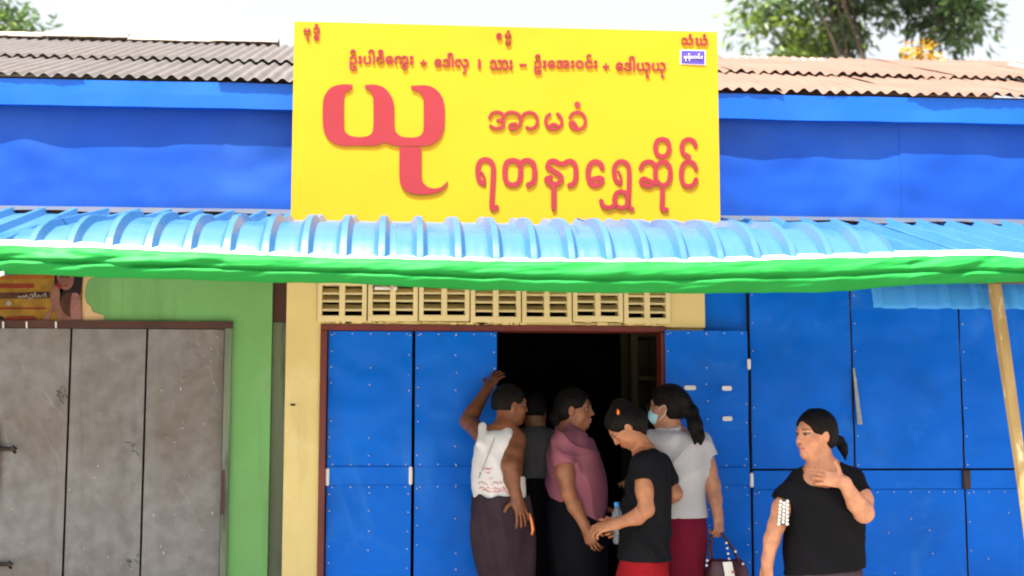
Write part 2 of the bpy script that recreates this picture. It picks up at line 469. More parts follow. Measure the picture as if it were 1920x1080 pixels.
# loose mortar under the blocks
b = MB()
for i in range(60):
    x = xv0 + .06 + (xv1 - xv0 - .1) * random.random()
    b.box(x - .02 * random.random() - .005, x + .025 * random.random() + .005, -.043, -.02, zb0 - .012 * random.random() - .003, zb0 + .008 * random.random(), bev=.002)
b.build('mortar_crumbs', M_yellow, gold, kind='stuff')
vb = [592, 687, 783, 880, 976.5, 1072, 1168, 1257]
slat_src = None
for i in range(7):
    x0, x1 = wx(vb[i]) + .003, wx(vb[i + 1]) - .003
    dz = random.uniform(-.006, .004)
    z0, z1 = zb0 + dz + .004, zb1 + dz
    t = .026; yb0, yb1 = -.045 - random.uniform(0, .008), .06
    b = MB()
    zlo = z0 + .034
    b.box(x0, x1, yb0, yb1, z0, zlo, bev=.003)
    b.box(x0, x1, yb0, yb1, z1 - .016, z1, bev=.003)
    b.box(x0, x0 + t, yb0 + .001, yb1, zlo - .003, z1 - .013, bev=.003)
    b.box(x1 - t, x1, yb0 + .001, yb1, zlo - .003, z1 - .013, bev=.003)
    xm = (x0 + x1) / 2
    b.box(xm - .016, xm + .016, yb0 + .001, yb1, zlo - .003, z1 - .013, bev=.003)
    blk = b.build('vent_block', M_vent, gold)
    for (xa, xb) in ((x0 + t, xm - .016), (xm + .016, x1 - t)):
        for k in (1, 2, 3):
            zz = zlo + (z1 - .016 - zlo) * (k / 4 - (.04 if k == 1 else 0))
            loc = ((xa + xb) / 2, yb0 + .05, zz)
            if slat_src is None:
                s = MB()
                w = (xb - xa) / 2 + .002
                s.add([(loc[0] - w, loc[1] - .04, zz - .011), (loc[0] + w, loc[1] - .04, zz - .011), (loc[0] + w, loc[1] - .038, zz + .001), (loc[0] - w, loc[1] - .038, zz + .001),
                       (loc[0] - w, loc[1] + .04, zz + .022), (loc[0] + w, loc[1] + .04, zz + .022), (loc[0] + w, loc[1] + .04, zz + .034), (loc[0] - w, loc[1] + .04, zz + .034)],
                      [(0, 1, 2, 3), (3, 2, 6, 7), (1, 0, 4, 5), (5, 4, 7, 6)])
                slat_src = s.build('slat', M_vent, blk)
                off = Vector(WORLDPOS[slat_src.name]) - Vector(loc)
            else:
                share(slat_src, 'slat', Vector(loc) + off, blk)
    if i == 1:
        b = MB()  # two short white bars near the top of this block
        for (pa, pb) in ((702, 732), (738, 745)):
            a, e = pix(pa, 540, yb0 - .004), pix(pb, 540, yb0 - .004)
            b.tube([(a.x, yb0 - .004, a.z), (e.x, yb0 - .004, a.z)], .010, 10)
        b.build('white_mark', M_white, blk, smooth=True)
# maroon door frame
b = MB()
zf1, zf0 = wz(611), wz(622)
b.box(X_DOOR_L, X_DOOR_R, -.05, .1, zf0, zf1, bev=.004)
b.build('door_head', M_maroon, gold)
for (xa, xb) in ((X_DOOR_L, wx(613)), (wx(1238), X_DOOR_R)):
    b = MB(); b.box(xa, xb, -.048, .1, PV, zf0 - .001, bev=.004); b.build('door_jamb', M_maroon, gold)
# door leaves
def leaf(parent, name, x0, x1, z1, y, seed, hinges=(), stick=(), cols=3, railz=None):
    zr1, zr0 = railz or (wz(875, y, 700), wz(909, y, 700))
    d = dented(name, x0, x1, .14, z1, y, M_blue, parent, amp=.014, fs=2.4, seed=seed)
    b = MB()
    b.box(x0 + .004, x1 - .004, y - .012, y - .005, zr0, zr1, bev=.002)
    b.build('rail', M_blue, d)
    b = MB(); b.box(x0 + .003, x1 - .003, y + .03, y + .05, .14, z1 - .004); b.build('inner_frame', M_iron, d)
    pts = []
    for c in range(cols):
        x = x0 + .016 + (x1 - x0 - .032) * c / (cols - 1)
        z = z1 - .02; k = 0
        while z > .2:
            if not (zr0 < z < zr1) and random.random() > .22: pts.append((x + .004 * random.uniform(-1, 1), y - .008, z))
            z -= .098 + .012 * random.uniform(-1, 1)
    for k in range(5):
        x = x0 + .03 + (x1 - x0 - .06) * k / 4
        pts += [(x, y - .008, z1 - .013), (x, y - .008, zr1 + .012), (x, y - .008, zr0 - .012)]
    rivets('rivets', pts, .0045, d)
    for (hx, hz, hh) in hinges:
        b = MB(); b.box(hx - .010, hx + .010, y - .024, y - .013, hz - hh, hz + hh, bev=.006)
        b.build('hinge_plate', M_white, d)
    for (sx, sz, w) in stick:
        b = MB()
        ring = [(sx + w * (abs(math.cos(a)) ** .4) * (1 if math.cos(a) > 0 else -1), y - .0125, sz + .013 * (abs(math.sin(a)) ** .6) * (1 if math.sin(a) > 0 else -1)) for a in [k * math.tau / 20 for k in range(20)]]
        b.add(ring, [tuple(range(20))]); b.build('sticker', M_white, d)
    return d
zl = wz(622) - .004
leaf(gold, 'door_leaf', wx(615) , wx(772) , zl, -.01, 1.0, hinges=[(wx(616.5), wz(893), .048), (wx(771), wz(891), .05)])
leaf(gold, 'door_leaf', wx(778), wx(931), zl, -.012, 3.0, hinges=[(wx(888), wz(907), .018)])
leaf(gold, 'door_leaf', wx(1248, -.07), wx(1403, -.07), wz(620, -.07, 1300), -.07, 8.0, hinges=[(wx(1405, -.07), wz(900, -.07, 1405), .04), (wx(1404, -.07), wz(683, -.07, 1405), .03)],
     stick=[(wx(1295, -.09), wz(727, -.09, 1295), .033), (wx(1364, -.09), wz(728, -.09, 1364), .028), (wx(1364, -.09), wz(785, -.09, 1364), .028)],
     railz=(wz(877, -.07, 1300), wz(910, -.07, 1300)))
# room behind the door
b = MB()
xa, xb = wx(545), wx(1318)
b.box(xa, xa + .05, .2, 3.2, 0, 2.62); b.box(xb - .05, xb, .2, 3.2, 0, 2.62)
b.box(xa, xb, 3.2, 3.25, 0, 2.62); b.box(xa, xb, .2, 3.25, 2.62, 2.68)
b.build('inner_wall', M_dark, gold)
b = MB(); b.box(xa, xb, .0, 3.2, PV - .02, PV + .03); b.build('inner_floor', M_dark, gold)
# display cabinet inside, right of the doorway
cab = thing('wooden_cabinet', 'dark wooden cabinet standing inside the doorway behind the masked woman', 'cabinet', (1.35, .5, PV + .03))
cx0, cx1 = wx(1182, .35), wx(1250, .35)
b = MB()
for x in (cx0, cx1 - .04): b.box(x, x + .04, .3, .34, PV + .03, 2.05, bev=.003)
for x in (cx0, cx1 - .04): b.box(x, x + .04, .66, .7, PV + .03, 2.05)
b.build('post', M_cab, cab)
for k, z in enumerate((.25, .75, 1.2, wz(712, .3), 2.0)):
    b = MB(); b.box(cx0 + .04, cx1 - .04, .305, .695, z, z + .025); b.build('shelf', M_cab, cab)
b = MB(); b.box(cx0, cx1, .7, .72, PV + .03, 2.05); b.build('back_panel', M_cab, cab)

# ================================================================== BLUE SHOP (right)
blue = thing('blue_shop', 'shop closed with tall blue sheet-metal shutters, right of the open door', 'shop', (3.0, 0, 0))
b = MB(); b.box(X_YEL_R + .003, XR, .06, .12, 0, 2.62); b.build('wall', M_iron, blue)
dented('wall_sheet', X_YEL_R + .004, wx(1406), .1, 2.6, .045, M_blue, blue, amp=.005, seed=31)
edges = [1407, 1600, 1804, 2010, 2200]
zr1, zr0 = wz(881, 0, 1600), wz(917, 0, 1600)
for i in range(4):
    x0, x1 = wx(edges[i], .0, 780) + .006, wx(edges[i + 1], .0, 780) - .006
    d = dented('shutter', x0, x1, zr1 + .008, 2.58, .0, M_blue, blue, amp=.014, fs=1.5, seed=12.0 + i * 4)
    b = MB(); b.box(x0, x1, -.008, .0, zr0, zr1 - .003, bev=.002); b.build('rail', M_blue, d)
    d2 = dented('shutter', x0, x1, .12, zr0 - .003, .0, M_blue, blue, amp=.006, fs=1.3, seed=42.0 + i * 4)
    pts = []
    for k in range(7): pts.append((x0 + .05 + (x1 - x0 - .1) * k / 6 + random.uniform(-.02, .02), -.008, zr0 - .018))
    for k in range(14):
        pts += [(x0 + .014, -.007, .3 + k * .16)]
    for k in range(5): pts.append((x0 + .1 + (x1 - x0 - .2) * random.random(), -.008, .4 + .6 * random.random()))
    rivets('rivets', pts, .0045, d2)
b = MB()
for px in (1600, 1804):
    b.box(wx(px, 0, 780) - .006, wx(px, 0, 780) + .006, .01, .03, .1, 2.58)
b.build('seam_bar', M_iron, blue)
# hanging flat strap and black lock plate
b = MB()
a, e = pix(1600, 690, -.02), pix(1612, 796, -.03)
b.add([(a.x - .004, -.02, a.z), (a.x + .008, -.02, a.z), (e.x + .014, -.035, e.z), (e.x - .014, -.035, e.z)], [(0, 1, 2, 3)])
b.build('strap', mk('grey_strap', (.33, .36, .37), (.22, .27, .26), 18, .7), blue, thick=.004)
b = MB(); p = pix(1812, 899, -.02); b.box(p.x - .022, p.x + .022, -.03, -.009, p.z - .055, p.z + .055, bev=.005)
b.build('lock_plate', M_iron, blue)

# ------------------------------------------------------------------ upper storey of the row
xm = wx(960)
for (par, x0, x1, roofm, wob, sd, segs) in ((green, XL, xm, M_greyroof, .004, 0, [(XL, -.97), (-.99, xm)]), (blue, xm + .002, XR, M_rustroof, .012, 50, [(xm, 2.9), (2.88, XR)])):
    for k, (a, e) in enumerate(segs):
        dented('upper_cladding', a, e, Z_CLAD, 3.36, -.0035 * k, M_blue2, par, amp=.013, fs=1.4, res=.025, seed=sd + 1.0, sag=.012)
    b = MB(); b.grid(lambda u, v: (x0 + (x1 - x0) * u, -.05 - .004 * fbm((x0 + (x1 - x0) * u) * 1.1, v, sd), Z_FB + (Z_FT - Z_FB) * v + .004 * fbm(u * 6, sd)), 60, 2)
    b.build('fascia', M_fascia, par, thick=.02)
    b = MB(); b.box(x0, x1, -.05, .05, Z_FB + .004, Z_FB + .016); b.build('soffit', M_fascia, par)
    b = MB(); b.box(x0, x1, .04, .2, 2.62, 3.36); b.build('upper_wall', M_brown, par)
    ty, tz = roof(par, x0, x1, roofm, wob, sd)
    # ridge cap
    if par is green:
        x = XL; k = 0
        stop = pix(523, 76, ty).x
        while x < stop - .02:
            e = min(stop, x + .62)
            b = MB()
            dz = .008 * math.sin(k * 2.1)
            b.grid(lambda u, v: (x + (e - x) * u, ty - .1 + .2 * v, tz + .012 + dz + .055 * math.sin(math.pi * v) + .004 * fbm((x + u) * 9, v)), 12, 8)
            b.build('ridge_tile', M_ridge, par, smooth=True, thick=.01)
            x = e + .004; k += 1
    else:
        for (pa, pb, py, m) in ((1352, 1460, 110, M_white), (1457, 1540, 113, M_white)):
            a, e = pix(pa, py, ty - .08), pix(pb, py + 3, ty - .08)
            b = MB(); b.grid(lambda u, v: (a.x + (e.x - a.x) * u, ty - .16 + .3 * v, a.z - .02 + .05 * math.sin(math.pi * v) + .006 * fbm(u * 3, a.x)), 12, 6)
            b.build('ridge_tile', m, par, smooth=True, thick=.008)
        a = pix(1893, 152, 1.0)
        b = MB(); b.grid(lambda u, v: (a.x + .6 * u, .72 + .3 * v, a.z + .01 + .11 * v + .008 * math.sin(u * 30)), 24, 2)
        b.build('patch_sheet', M_white, par, thick=.003)
    # wavy flashing where the awning meets the wall
    nn = 120
    def fl(u, v):
        x = x0 + (x1 - x0) * u
        w = .5 + .5 * math.sin(x * 7.5 + 2 * fbm(x, sd)) * (0.6 + .4 * fbm(x * .8, 1))
        return (x, -.012 - .075 * v + .01 * fbm(x * 3, v), Z_CLAD + .006 - .026 * v - .022 * w * v)
    b = MB(); b.grid(fl, nn, 2); b.build('flashing', M_flash, par, smooth=True, thick=.002)
# back and side walls of the row
b = MB(); b.box(XL, XL + .1, .22, 5.2, 0, 3.3); b.box(XL, xm, 5.2, 5.3, 0, 3.3); b.build('rear_wall', M_oldgreen, green)
b = MB(); b.box(XR - .1, XR, .22, 5.2, 0, 3.3); b.box(xm + .01, XR, 5.2, 5.3, 0, 3.3); b.build('rear_wall', M_oldgreen, blue)

# ================================================================== AWNING
awn = thing('awning', 'long sky-blue ribbed metal awning below the yellow sign', 'awning', (.6, -.8, 2.2))
PITCH = .169
def rib(x, h=.03):
    u = (x / PITCH) % 1.0
    d = abs(u - .5) * PITCH
    if d < .013: return h
    if d < .034: return h * (1 - (d - .013) / .021)
    return .0028 * math.sin((u) * math.pi * 10) * 0.4
def rib_xs(x0, x1):
    xs = []
    k = math.floor(x0 / PITCH) - 1
    while k * PITCH < x1 + PITCH:
        c = (k + .5) * PITCH
        for d in (-.0845, -.06, -.036, -.034, -.0235, -.013, -.011, 0, .011, .013, .0235, .034, .036, .06): xs.append(c + d)
        k += 1
    return [x for x in xs if x0 <= x <= x1]
def ribbed(name, x0, x1, prof, parent, h=.03, crimp=0.0, mat=M_awn, dz=lambda x, t: 0.0, amp=.003, seed=0):
    xs = rib_xs(x0, x1); verts = []
    n = len(xs); m = len(prof)
    for j, (y, z, ny, nz_) in enumerate(prof):
        for x in xs:
            k = rib(x, h) + amp * fbm(x * 2 + seed, j * .1, seed)
            if crimp: k += crimp * (1 if j % 2 else -1)
            verts.append((x, y + ny * k, z + nz_ * k + dz(x, j / (m - 1))))
    faces = [(j * n + i, j * n + i + 1, (j + 1) * n + i + 1, (j + 1) * n + i) for j in range(m - 1) for i in range(n - 1)]
    o = mesh_obj(name, verts, [f[::-1] for f in faces], mat, parent, True, thick=.0015)
    md = o.modifiers.new('es', 'EDGE_SPLIT'); md.split_angle = math.radians(38)
    return o
def lineprof(ya, za, yb, zb, n):
    L = math.hypot(yb - ya, zb - za); ny, nz_ = -(za - zb) / L, (ya - yb) / L
    if nz_ < 0: ny, nz_ = -ny, -nz_
    return [(ya + (yb - ya) * t / n, za + (zb - za) * t / n, ny, nz_) for t in range(n + 1)]
xs_end = wx(1652, -1.3)
x = XL; i = 0
while x < XR - .1:
    e = min(XR, x + PITCH * 5)
    yf, zf_ = (-1.02, 2.418) if (e < xs_end - .4 and x > wx(25, -1.3) - .25) else (-1.5, 2.222)
    ribbed('awning_sheet', x, e + .03, lineprof(-.01, 2.635 + .002 * (i % 2), yf, zf_ + .002 * (i % 2), 6), awn, seed=i)
    x = e; i += 1
def bez(P, t):
    a = (1 - t); return tuple(a ** 3 * P[0][k] + 3 * a * a * t * P[1][k] + 3 * a * t * t * P[2][k] + t ** 3 * P[3][k] for k in (0, 1))
BP = [(-.86, 2.462), (-1.14, 2.425), (-1.46, 2.385), (-1.545, 2.15)]
NP = 40
prof = []
for j in range(NP + 1):
    t = j / NP
    y, z = bez(BP, t); y2, z2 = bez(BP, min(1, t + .01)); y1, z1 = bez(BP, max(0, t - .01))
    L = math.hypot(y2 - y1, z2 - z1); ny, nz_ = (z2 - z1) / L, -(y2 - y1) / L
    prof.append((y, z, ny, nz_))
xa = wx(25, -1.3); x = xa; i = 0
def droop(x, t):
    return -.055 * max(0, min(1, (wx(190, -1.3) - x) / .45)) * (1 - .3 * t) + .018 * (1 - t) * max(0, 1 - abs(x - wx(240, -1.3)) / .25)
while x < xs_end - .05:
    e = min(xs_end, x + PITCH * 5)
    ribbed('curved_sheet', x - .02, e + .012, [(p[0], p[1] + .003 * (i % 2), p[2], p[3]) for p in prof], awn, h=.036, crimp=.0024, dz=droop, seed=20 + i)
    x = e; i += 1
# timber behind: rafters and front beam
b = MB()
for k in range(8):
    x = XL + .3 + k * 1.08
    r = MB(); r.tube([(x, 0.0, 2.575), (x, -1.5, 2.16)], .025, 6); r.build('rafter', M_brown, awn)
b.tube([(XL, -1.49, 2.155), (XR, -1.49, 2.155)], .03, 8); b.build('front_beam', M_brown, awn)

# lower awning of the blue shop
low = thing('lower_awning', 'blue crimped sheet awning edge hanging low above the blue shutters, at right', 'awning', (3.3, -1.0, 2.0))
LP = [(-.72, 2.33), (-1.0, 2.29), (-1.17, 2.25), (-1.2, 2.035)]
prof2 = []
for j in range(31):
    t = j / 30
    y, z = bez(LP, t); y2, z2 = bez(LP, min(1, t + .01)); y1, z1 = bez(LP, max(0, t - .01))
    L = math.hypot(y2 - y1, z2 - z1); prof2.append((y, z, (z2 - z1) / L, -(y2 - y1) / L))
x = pix(1636, 560, -1.2).x; i = 0
while x < XR:
    e = min(XR, x + PITCH * 4)
    ribbed('curved_sheet', x, e + .01, prof2, low, h=.02, crimp=.0022, mat=mk('mid_blue_sheet', (.07, .36, .88), (.06, .33, .84), 2, .4, spec=.3), seed=60 + i)
    x = e; i += 1
b = MB(); b.tube([(wx(1640, -1.1), -.72, 2.30), (XR, -.72, 2.30)], .02, 6); b.build('support_rail', M_iron, low)
for k in range(4):
    b = MB(); xx = wx(1660, -.9) + k * .7; b.tube([(xx, 0.0, 2.42), (xx, -.74, 2.29)], .016, 6); b.build('bracket', M_iron, low)

# ================================================================== TARPAULIN
TT = [(-260, 450), (0, 460), (160, 464), (330, 472), (640, 484), (960, 490), (1280, 491), (1400, 489), (1540, 484), (1700, 481), (1870, 478), (1925, 484), (2200, 500)]
TB = [(-260, 506), (0, 511), (80, 512), (160, 517), (330, 521), (500, 527), (640, 528), (760, 535), (860, 540), (1060, 546), (1280, 548), (1540, 546), (1590, 543), (1660, 536), (1730, 531), (1860, 528), (1925, 526), (2200, 520)]
def ip(tab, x):
    return float(np.interp(x, [t[0] for t in tab], [t[1] for t in tab]))
def tarp_pt(u, v):
    px = -260 + 2460 * u
    zt = pix(px, ip(TT, px), -1.58).z; zb = pix(px, ip(TB, px), -1.60).z
    X = pix(px, 500, -1.58).x
    h = zt - zb
    if v < .25:                        # flap lying back over the sheet
        k = v / .25
        return (X, -1.34 - .23 * k, zt + .055 * (1 - k) + .006 * math.sin(math.pi * k) + .003 * fbm(X * 4, v * 3))
    k = (v - .25) / .75
    z = zt - h * k
    fold = .018 * math.exp(-((k - .56 - .05 * fbm(X * .8, 1)) / .07) ** 2)
    bulge = .028 * math.sin(math.pi * min(1, k * 1.02)) ** .7
    drag = X * 16 + k * 9
    wr = .0055 * fbm(X * 3.2 + k * 1.6, k * 2.2, 5, 3) + .0045 * math.sin(drag + 3 * fbm(X * 2, k, 8)) * (.4 + .6 * max(0, fbm(X * .9, 2, 2)) + (1.2 if px < 420 or px > 1700 else 0))
    if k > .97: bulge -= .012
    return (X, -1.57 - bulge + fold + wr, z + .003 * fbm(X * 5, 4))
b = MB(); b.grid(tarp_pt, 520, 44)
tarp = b.build('tarpaulin', M_tarp, None, smooth=True, thick=.003)
tag(tarp, 'long green plastic tarpaulin rolled over the front edge of the blue awning', 'tarpaulin')
b = MB(); b.grid(lambda u, v: tuple(Vector(tarp_pt(u, .1 + (.165 + .022 * fbm(u * 26, 3)) * v)) + Vector((0, -.002, .004))), 400, 4)  # white strip added along the fold: sunlit top of the green tarpaulin, as colour
b.build('painted_sun_strip', M_sun_strip, tarp, smooth=True, thick=.002)
b = MB(); p = pix(2, 515, -1.62)
b.tube([p + Vector((-.06, 0, -.012)), p + Vector((-.02, -.006, -.004)), p + Vector((.012, 0, .006))], [.011, .012, .008], 8); 
b.build('rope_end', M_white, tarp, smooth=True)

# wooden prop at right
a, e = pix(1863, 522, -1.3), pix(1931, 1000, -1.32)
d = (e - a); a = a - d * .07; foot = a + d * ((a.z - PV - .005) / (a.z - e.z))
b = MB(); b.tube([a + (foot - a) * t for t in np.linspace(0, 1, 14)], [.030 + .003 * math.sin(t * 9) + .003 * t for t in np.linspace(0, 1, 14)], 8)
pole = b.build('wooden_pole', M_pole, None, smooth=False)
tag(pole, 'speckled pale timber pole leaning under the right end of the green tarpaulin', 'pole')
# ================================================================== SIGN
YS = -.45
sign = thing('sign_board', 'large yellow shop sign with raised red lettering above the awning', 'sign', (.56, YS, 2.45))
sx0, sx1, sz0, sz1 = pix(549, 200, YS).x, pix(1347, 200, YS).x, 2.46, 3.609
b = MB(); b.grid(lambda u, v: (sx0 + (sx1 - sx0) * u, YS - .0025 * fbm(u * 3, v * 2, 3), sz0 + (sz1 - sz0) * v), 40, 20)
b.build('face_panel', M_signy, sign, smooth=True)
b = MB()
b.box(sx0, sx0 + .012, YS + .004, YS + .09, sz0, sz1); b.box(sx1 - .012, sx1, YS + .004, YS + .09, sz0, sz1)
b.box(sx0 + .012, sx1 - .012, YS + .004, YS + .09, sz1 - .012, sz1); b.box(sx0 + .012, sx1 - .012, YS + .004, YS + .09, sz0, sz0 + .012)
b.build('edge_trim', M_signedge, sign)
b = MB(); b.box(sx0 + .013, sx1 - .013, YS + .06, YS + .085, sz0 + .013, sz1 - .013); b.build('back_panel', M_flash, sign)
for x in (sx0 + .25, (sx0 + sx1) / 2, sx1 - .25):
    b = MB(); b.tube([(x, YS + .1, 2.5), (x, YS + .1, 3.5)], .02, 6); b.tube([(x, YS + .1, 3.2), (x, .0, 3.0)], .014, 6); b.tube([(x, YS + .1, 2.56), (x, .0, 2.70)], .014, 6)
    b.build('strut', M_iron, sign)

def sp(px, py, off=0.0):
    p = pix(px, py, YS); return Vector((p.x, YS - off, p.z))

def smooth_path(P, closed=False, n=6):
    out = []; m = len(P)
    rng = range(m if closed else m - 1)
    for i in rng:
        if closed: p0, p1, p2, p3 = P[(i - 1) % m], P[i], P[(i + 1) % m], P[(i + 2) % m]
        else: p0, p1, p2, p3 = P[max(i - 1, 0)], P[i], P[i + 1], P[min(i + 2, m - 1)]
        if p1 == p2: continue
        for k in range(n):
            t = k / n
            out.append(tuple(.5 * ((2 * p1[c]) + (-p0[c] + p2[c]) * t + (2 * p0[c] - 5 * p1[c] + 4 * p2[c] - p3[c]) * t * t + (-p0[c] + 3 * p1[c] - 3 * p2[c] + p3[c]) * t ** 3) for c in (0, 1)))
    if not closed: out.append(tuple(P[-1]))
    return out

def ribbon(b, path, wpx, off, depth=.006):
    """flat raised stroke with round ends, path in photo pixels on the sign face"""
    P = [Vector((x, y)) for x, y in path]
    n = len(P); r = wpx / 2
    Lp, Rp = [], []
    for i, p in enumerate(P):
        t = (P[min(i + 1, n - 1)] - P[max(i - 1, 0)])
        if t.length < 1e-6: t = Vector((1, 0))
        t.normalize(); nn = Vector((-t.y, t.x))
        Lp.append(p + nn * r); Rp.append(p - nn * r)
    t1 = (P[-1] - P[-2]).normalized(); t0 = (P[0] - P[1]).normalized()
    def capp(c, t):
        a0 = math.atan2(t.y, t.x)
        return [c + Vector((math.cos(a0 + s), math.sin(a0 + s))) * r for s in (1.05, .52, 0, -.52, -1.05)]
    vs2 = Lp + Rp; fs = [(i, i + 1, n + i + 1, n + i) for i in range(n - 1)]
    k = len(vs2); vs2 += capp(P[-1], t1); fs.append((n - 1, k, k + 1, k + 2, k + 3, k + 4, 2 * n - 1))
    k = len(vs2); vs2 += capp(P[0], t0); fs.append((n, k, k + 1, k + 2, k + 3, k + 4, 0))
    m = len(vs2)
    ramp = [i / n for i in range(n)] * 2 + [1.01] * 5 + [-.01] * 5
    front = [sp(v.x, v.y, off + depth + .0007 * q) for v, q in zip(vs2, ramp)]; back = [sp(v.x, v.y, -.001) for v in vs2]
    loop = list(range(n)) + list(range(2 * n, 2 * n + 5)) + [2 * n - 1 - i for i in range(n)] + list(range(2 * n + 5, 2 * n + 10))
    b.add(front + back, [tuple(f) for f in fs] + [(loop[i], loop[(i + 1) % len(loop)], m + loop[(i + 1) % len(loop)], m + loop[i]) for i in range(len(loop))])

def strokes(name, paths, w, conv, n=5):
    b = MB()
    for i, P in enumerate(paths):
        wd = w
        if isinstance(P, tuple): wd, P = P
        ribbon(b, smooth_path([conv(p) for p in P], n=n), wd, .0009 * i)
    return b.build(name, M_letter, sign)

def outline(name, P, conv, depth=.008, mat=None):
    pts = smooth_path([conv(p) for p in P], closed=True, n=5)
    cu = bpy.data.curves.new(name, 'CURVE'); cu.dimensions = '2D'; cu.fill_mode = 'BOTH'; cu.extrude = depth / 2
    s = cu.splines.new('POLY'); s.points.add(len(pts) - 1); s.use_cyclic_u = True
    W = [sp(*p) for p in pts]
    for q, w in zip(s.points, W): q.co = (w.x, w.z, 0, 1)
    o = bpy.data.objects.new(name, cu); COL.objects.link(o)
    me = bpy.data.meshes.new_from_object(o.evaluated_get(bpy.context.evaluated_depsgraph_get()))
    vs_ = [(v.co.x, YS - depth / 2 - v.co.z + .0005, v.co.y) for v in me.vertices]; fs_ = [tuple(f.vertices) for f in me.polygons]
    bpy.data.objects.remove(o); bpy.data.meshes.remove(me)
    return mesh_obj(name, vs_, [f[::-1] for f in fs_], mat or M_letter, sign)

c4 = lambda p: (580 + p[0] / 3.724, 140 + p[1] / 3.724)
outline('letter', [(300, 72), (300, 72), (230, 70), (160, 88), (115, 135), (95, 200), (95, 350), (110, 415), (150, 465), (220, 495), (330, 497), (450, 497), (490, 488), (525, 475), (560, 487), (610, 498), (700, 500), (790, 500), (850, 490), (905, 450), (935, 390), (942, 330), (942, 220), (928, 160), (890, 110), (840, 82), (780, 76), (710, 80), (710, 80), (715, 102), (760, 120), (790, 150), (797, 190), (797, 370), (785, 415), (750, 437), (690, 440), (640, 432), (605, 400), (592, 350), (590, 210), (570, 150), (530, 100), (480, 76), (430, 71), (388, 75), (388, 75), (392, 98), (425, 115), (443, 150), (447, 200), (447, 360), (435, 410), (400, 432), (340, 437), (285, 428), (252, 400), (240, 360), (240, 170), (250, 130), (280, 112), (300, 95), (300, 95)], c4)
outline('letter', [(630, 507), (630, 507), (775, 507), (775, 507), (780, 530), (780, 700), (790, 745), (820, 780), (860, 795), (910, 790), (945, 765), (965, 742), (965, 742), (955, 775), (925, 808), (880, 828), (800, 838), (720, 832), (665, 805), (635, 760), (628, 700), (628, 600)], c4)

c5 = lambda p: (860 + p[0] / 3.84, 170 + p[1] / 3.84)
W5 = 9.6
strokes('letter', [[(180, 672), (150, 650), (138, 600), (140, 545), (160, 508), (195, 498), (230, 512), (248, 548), (248, 620), (243, 720), (240, 845), (272, 840)], (5, [(180, 672), (185, 630), (165, 590)])], W5, c5)
strokes('letter', [[(388, 503), (350, 515), (333, 555), (333, 620), (348, 664), (388, 680), (428, 664), (443, 620), (443, 555), (428, 515), (388, 503)], [(443, 530), (470, 508), (505, 505), (535, 525), (545, 565), (545, 620), (535, 660), (500, 680)]], W5, c5)
strokes('letter', [[(640, 545), (655, 515), (690, 508), (720, 525), (755, 527), (785, 512), (815, 512), (838, 540), (843, 590), (840, 640), (825, 672), (798, 682)], [(640, 548), (650, 560), (700, 590), (735, 620), (733, 650), (705, 675), (665, 672), (635, 650), (635, 635), (660, 628)], [(683, 672), (683, 845)]], W5, c5)
strokes('letter', [[(1033, 558), (1020, 528), (985, 512), (950, 528), (932, 570), (932, 625), (948, 668), (985, 685), (1020, 668), (1032, 640), (1010, 630), (965, 640)]], W5, c5)
strokes('letter', [[(1160, 672), (1128, 640), (1118, 590), (1122, 548), (1145, 518), (1178, 510), (1210, 528), (1225, 570), (1225, 700), (1222, 800), (1230, 848), (1248, 852)], (5, [(1160, 670), (1168, 630), (1150, 585)]), [(1170, 728), (1135, 740), (1120, 785), (1135, 830), (1170, 845), (1205, 830), (1215, 785), (1205, 742), (1170, 728)], [(1025, 795), (1035, 825), (1070, 845), (1105, 835), (1125, 820)]], 8.6, c5)
strokes('letter', [[(1310, 560), (1330, 525), (1370, 512), (1400, 525), (1415, 560), (1415, 620), (1440, 668), (1470, 682), (1505, 665), (1520, 620), (1520, 560), (1500, 525), (1465, 513), (1430, 535)], [(1405, 668), (1370, 688), (1330, 680), (1312, 655), (1330, 635), (1370, 650), (1420, 670)]], 8.6, c5)
strokes('letter', [[(1465, 350), (1430, 362), (1415, 410), (1430, 460), (1465, 475), (1500, 460), (1515, 410), (1500, 362), (1465, 350)]], 8.6, c5)
strokes('letter', [[(1465, 700), (1465, 780), (1463, 852), (1495, 856)]], 8.6, c5)
strokes('letter', [[(1708, 565), (1690, 525), (1650, 513), (1618, 530), (1603, 575), (1603, 630), (1620, 675), (1655, 690), (1690, 675), (1708, 640)]], 8.6, c5)
strokes('letter', [[(1705, 400), (1690, 365), (1655, 352), (1620, 367), (1605, 410), (1618, 455), (1655, 475), (1650, 490)]], 8.6, c5)
# thin line of five letters
W6 = 5.6
strokes('letter', [[(222, 195), (240, 165), (275, 155), (310, 165), (322, 190), (310, 212), (280, 215)], [(290, 215), (318, 225), (322, 250), (300, 268), (260, 272), (228, 255)], [(322, 195), (345, 165), (385, 157), (425, 168), (445, 200), (440, 240), (415, 270), (385, 278), (365, 265), (375, 245), (410, 240)]], W6, c5)
strokes('letter', [[(450, 195), (470, 170), (510, 157), (550, 172), (568, 215), (555, 255), (520, 275), (490, 265)]], W6, c5)
strokes('letter', [[(655, 170), (632, 190), (625, 225), (640, 262), (682, 278), (725, 262), (742, 225), (732, 188), (710, 168)], [(650, 258), (682, 242), (715, 258)]], W6, c5)
strokes('letter', [[(800, 195), (820, 165), (858, 157), (895, 172), (912, 215), (900, 258), (858, 280), (815, 265), (800, 235), (825, 228), (850, 260)]], W6, c5)
b = MB(); ribbon(b, [c5((853, 100)), c5((855, 104))], 11, 0); b.build('letter', M_letter, sign)

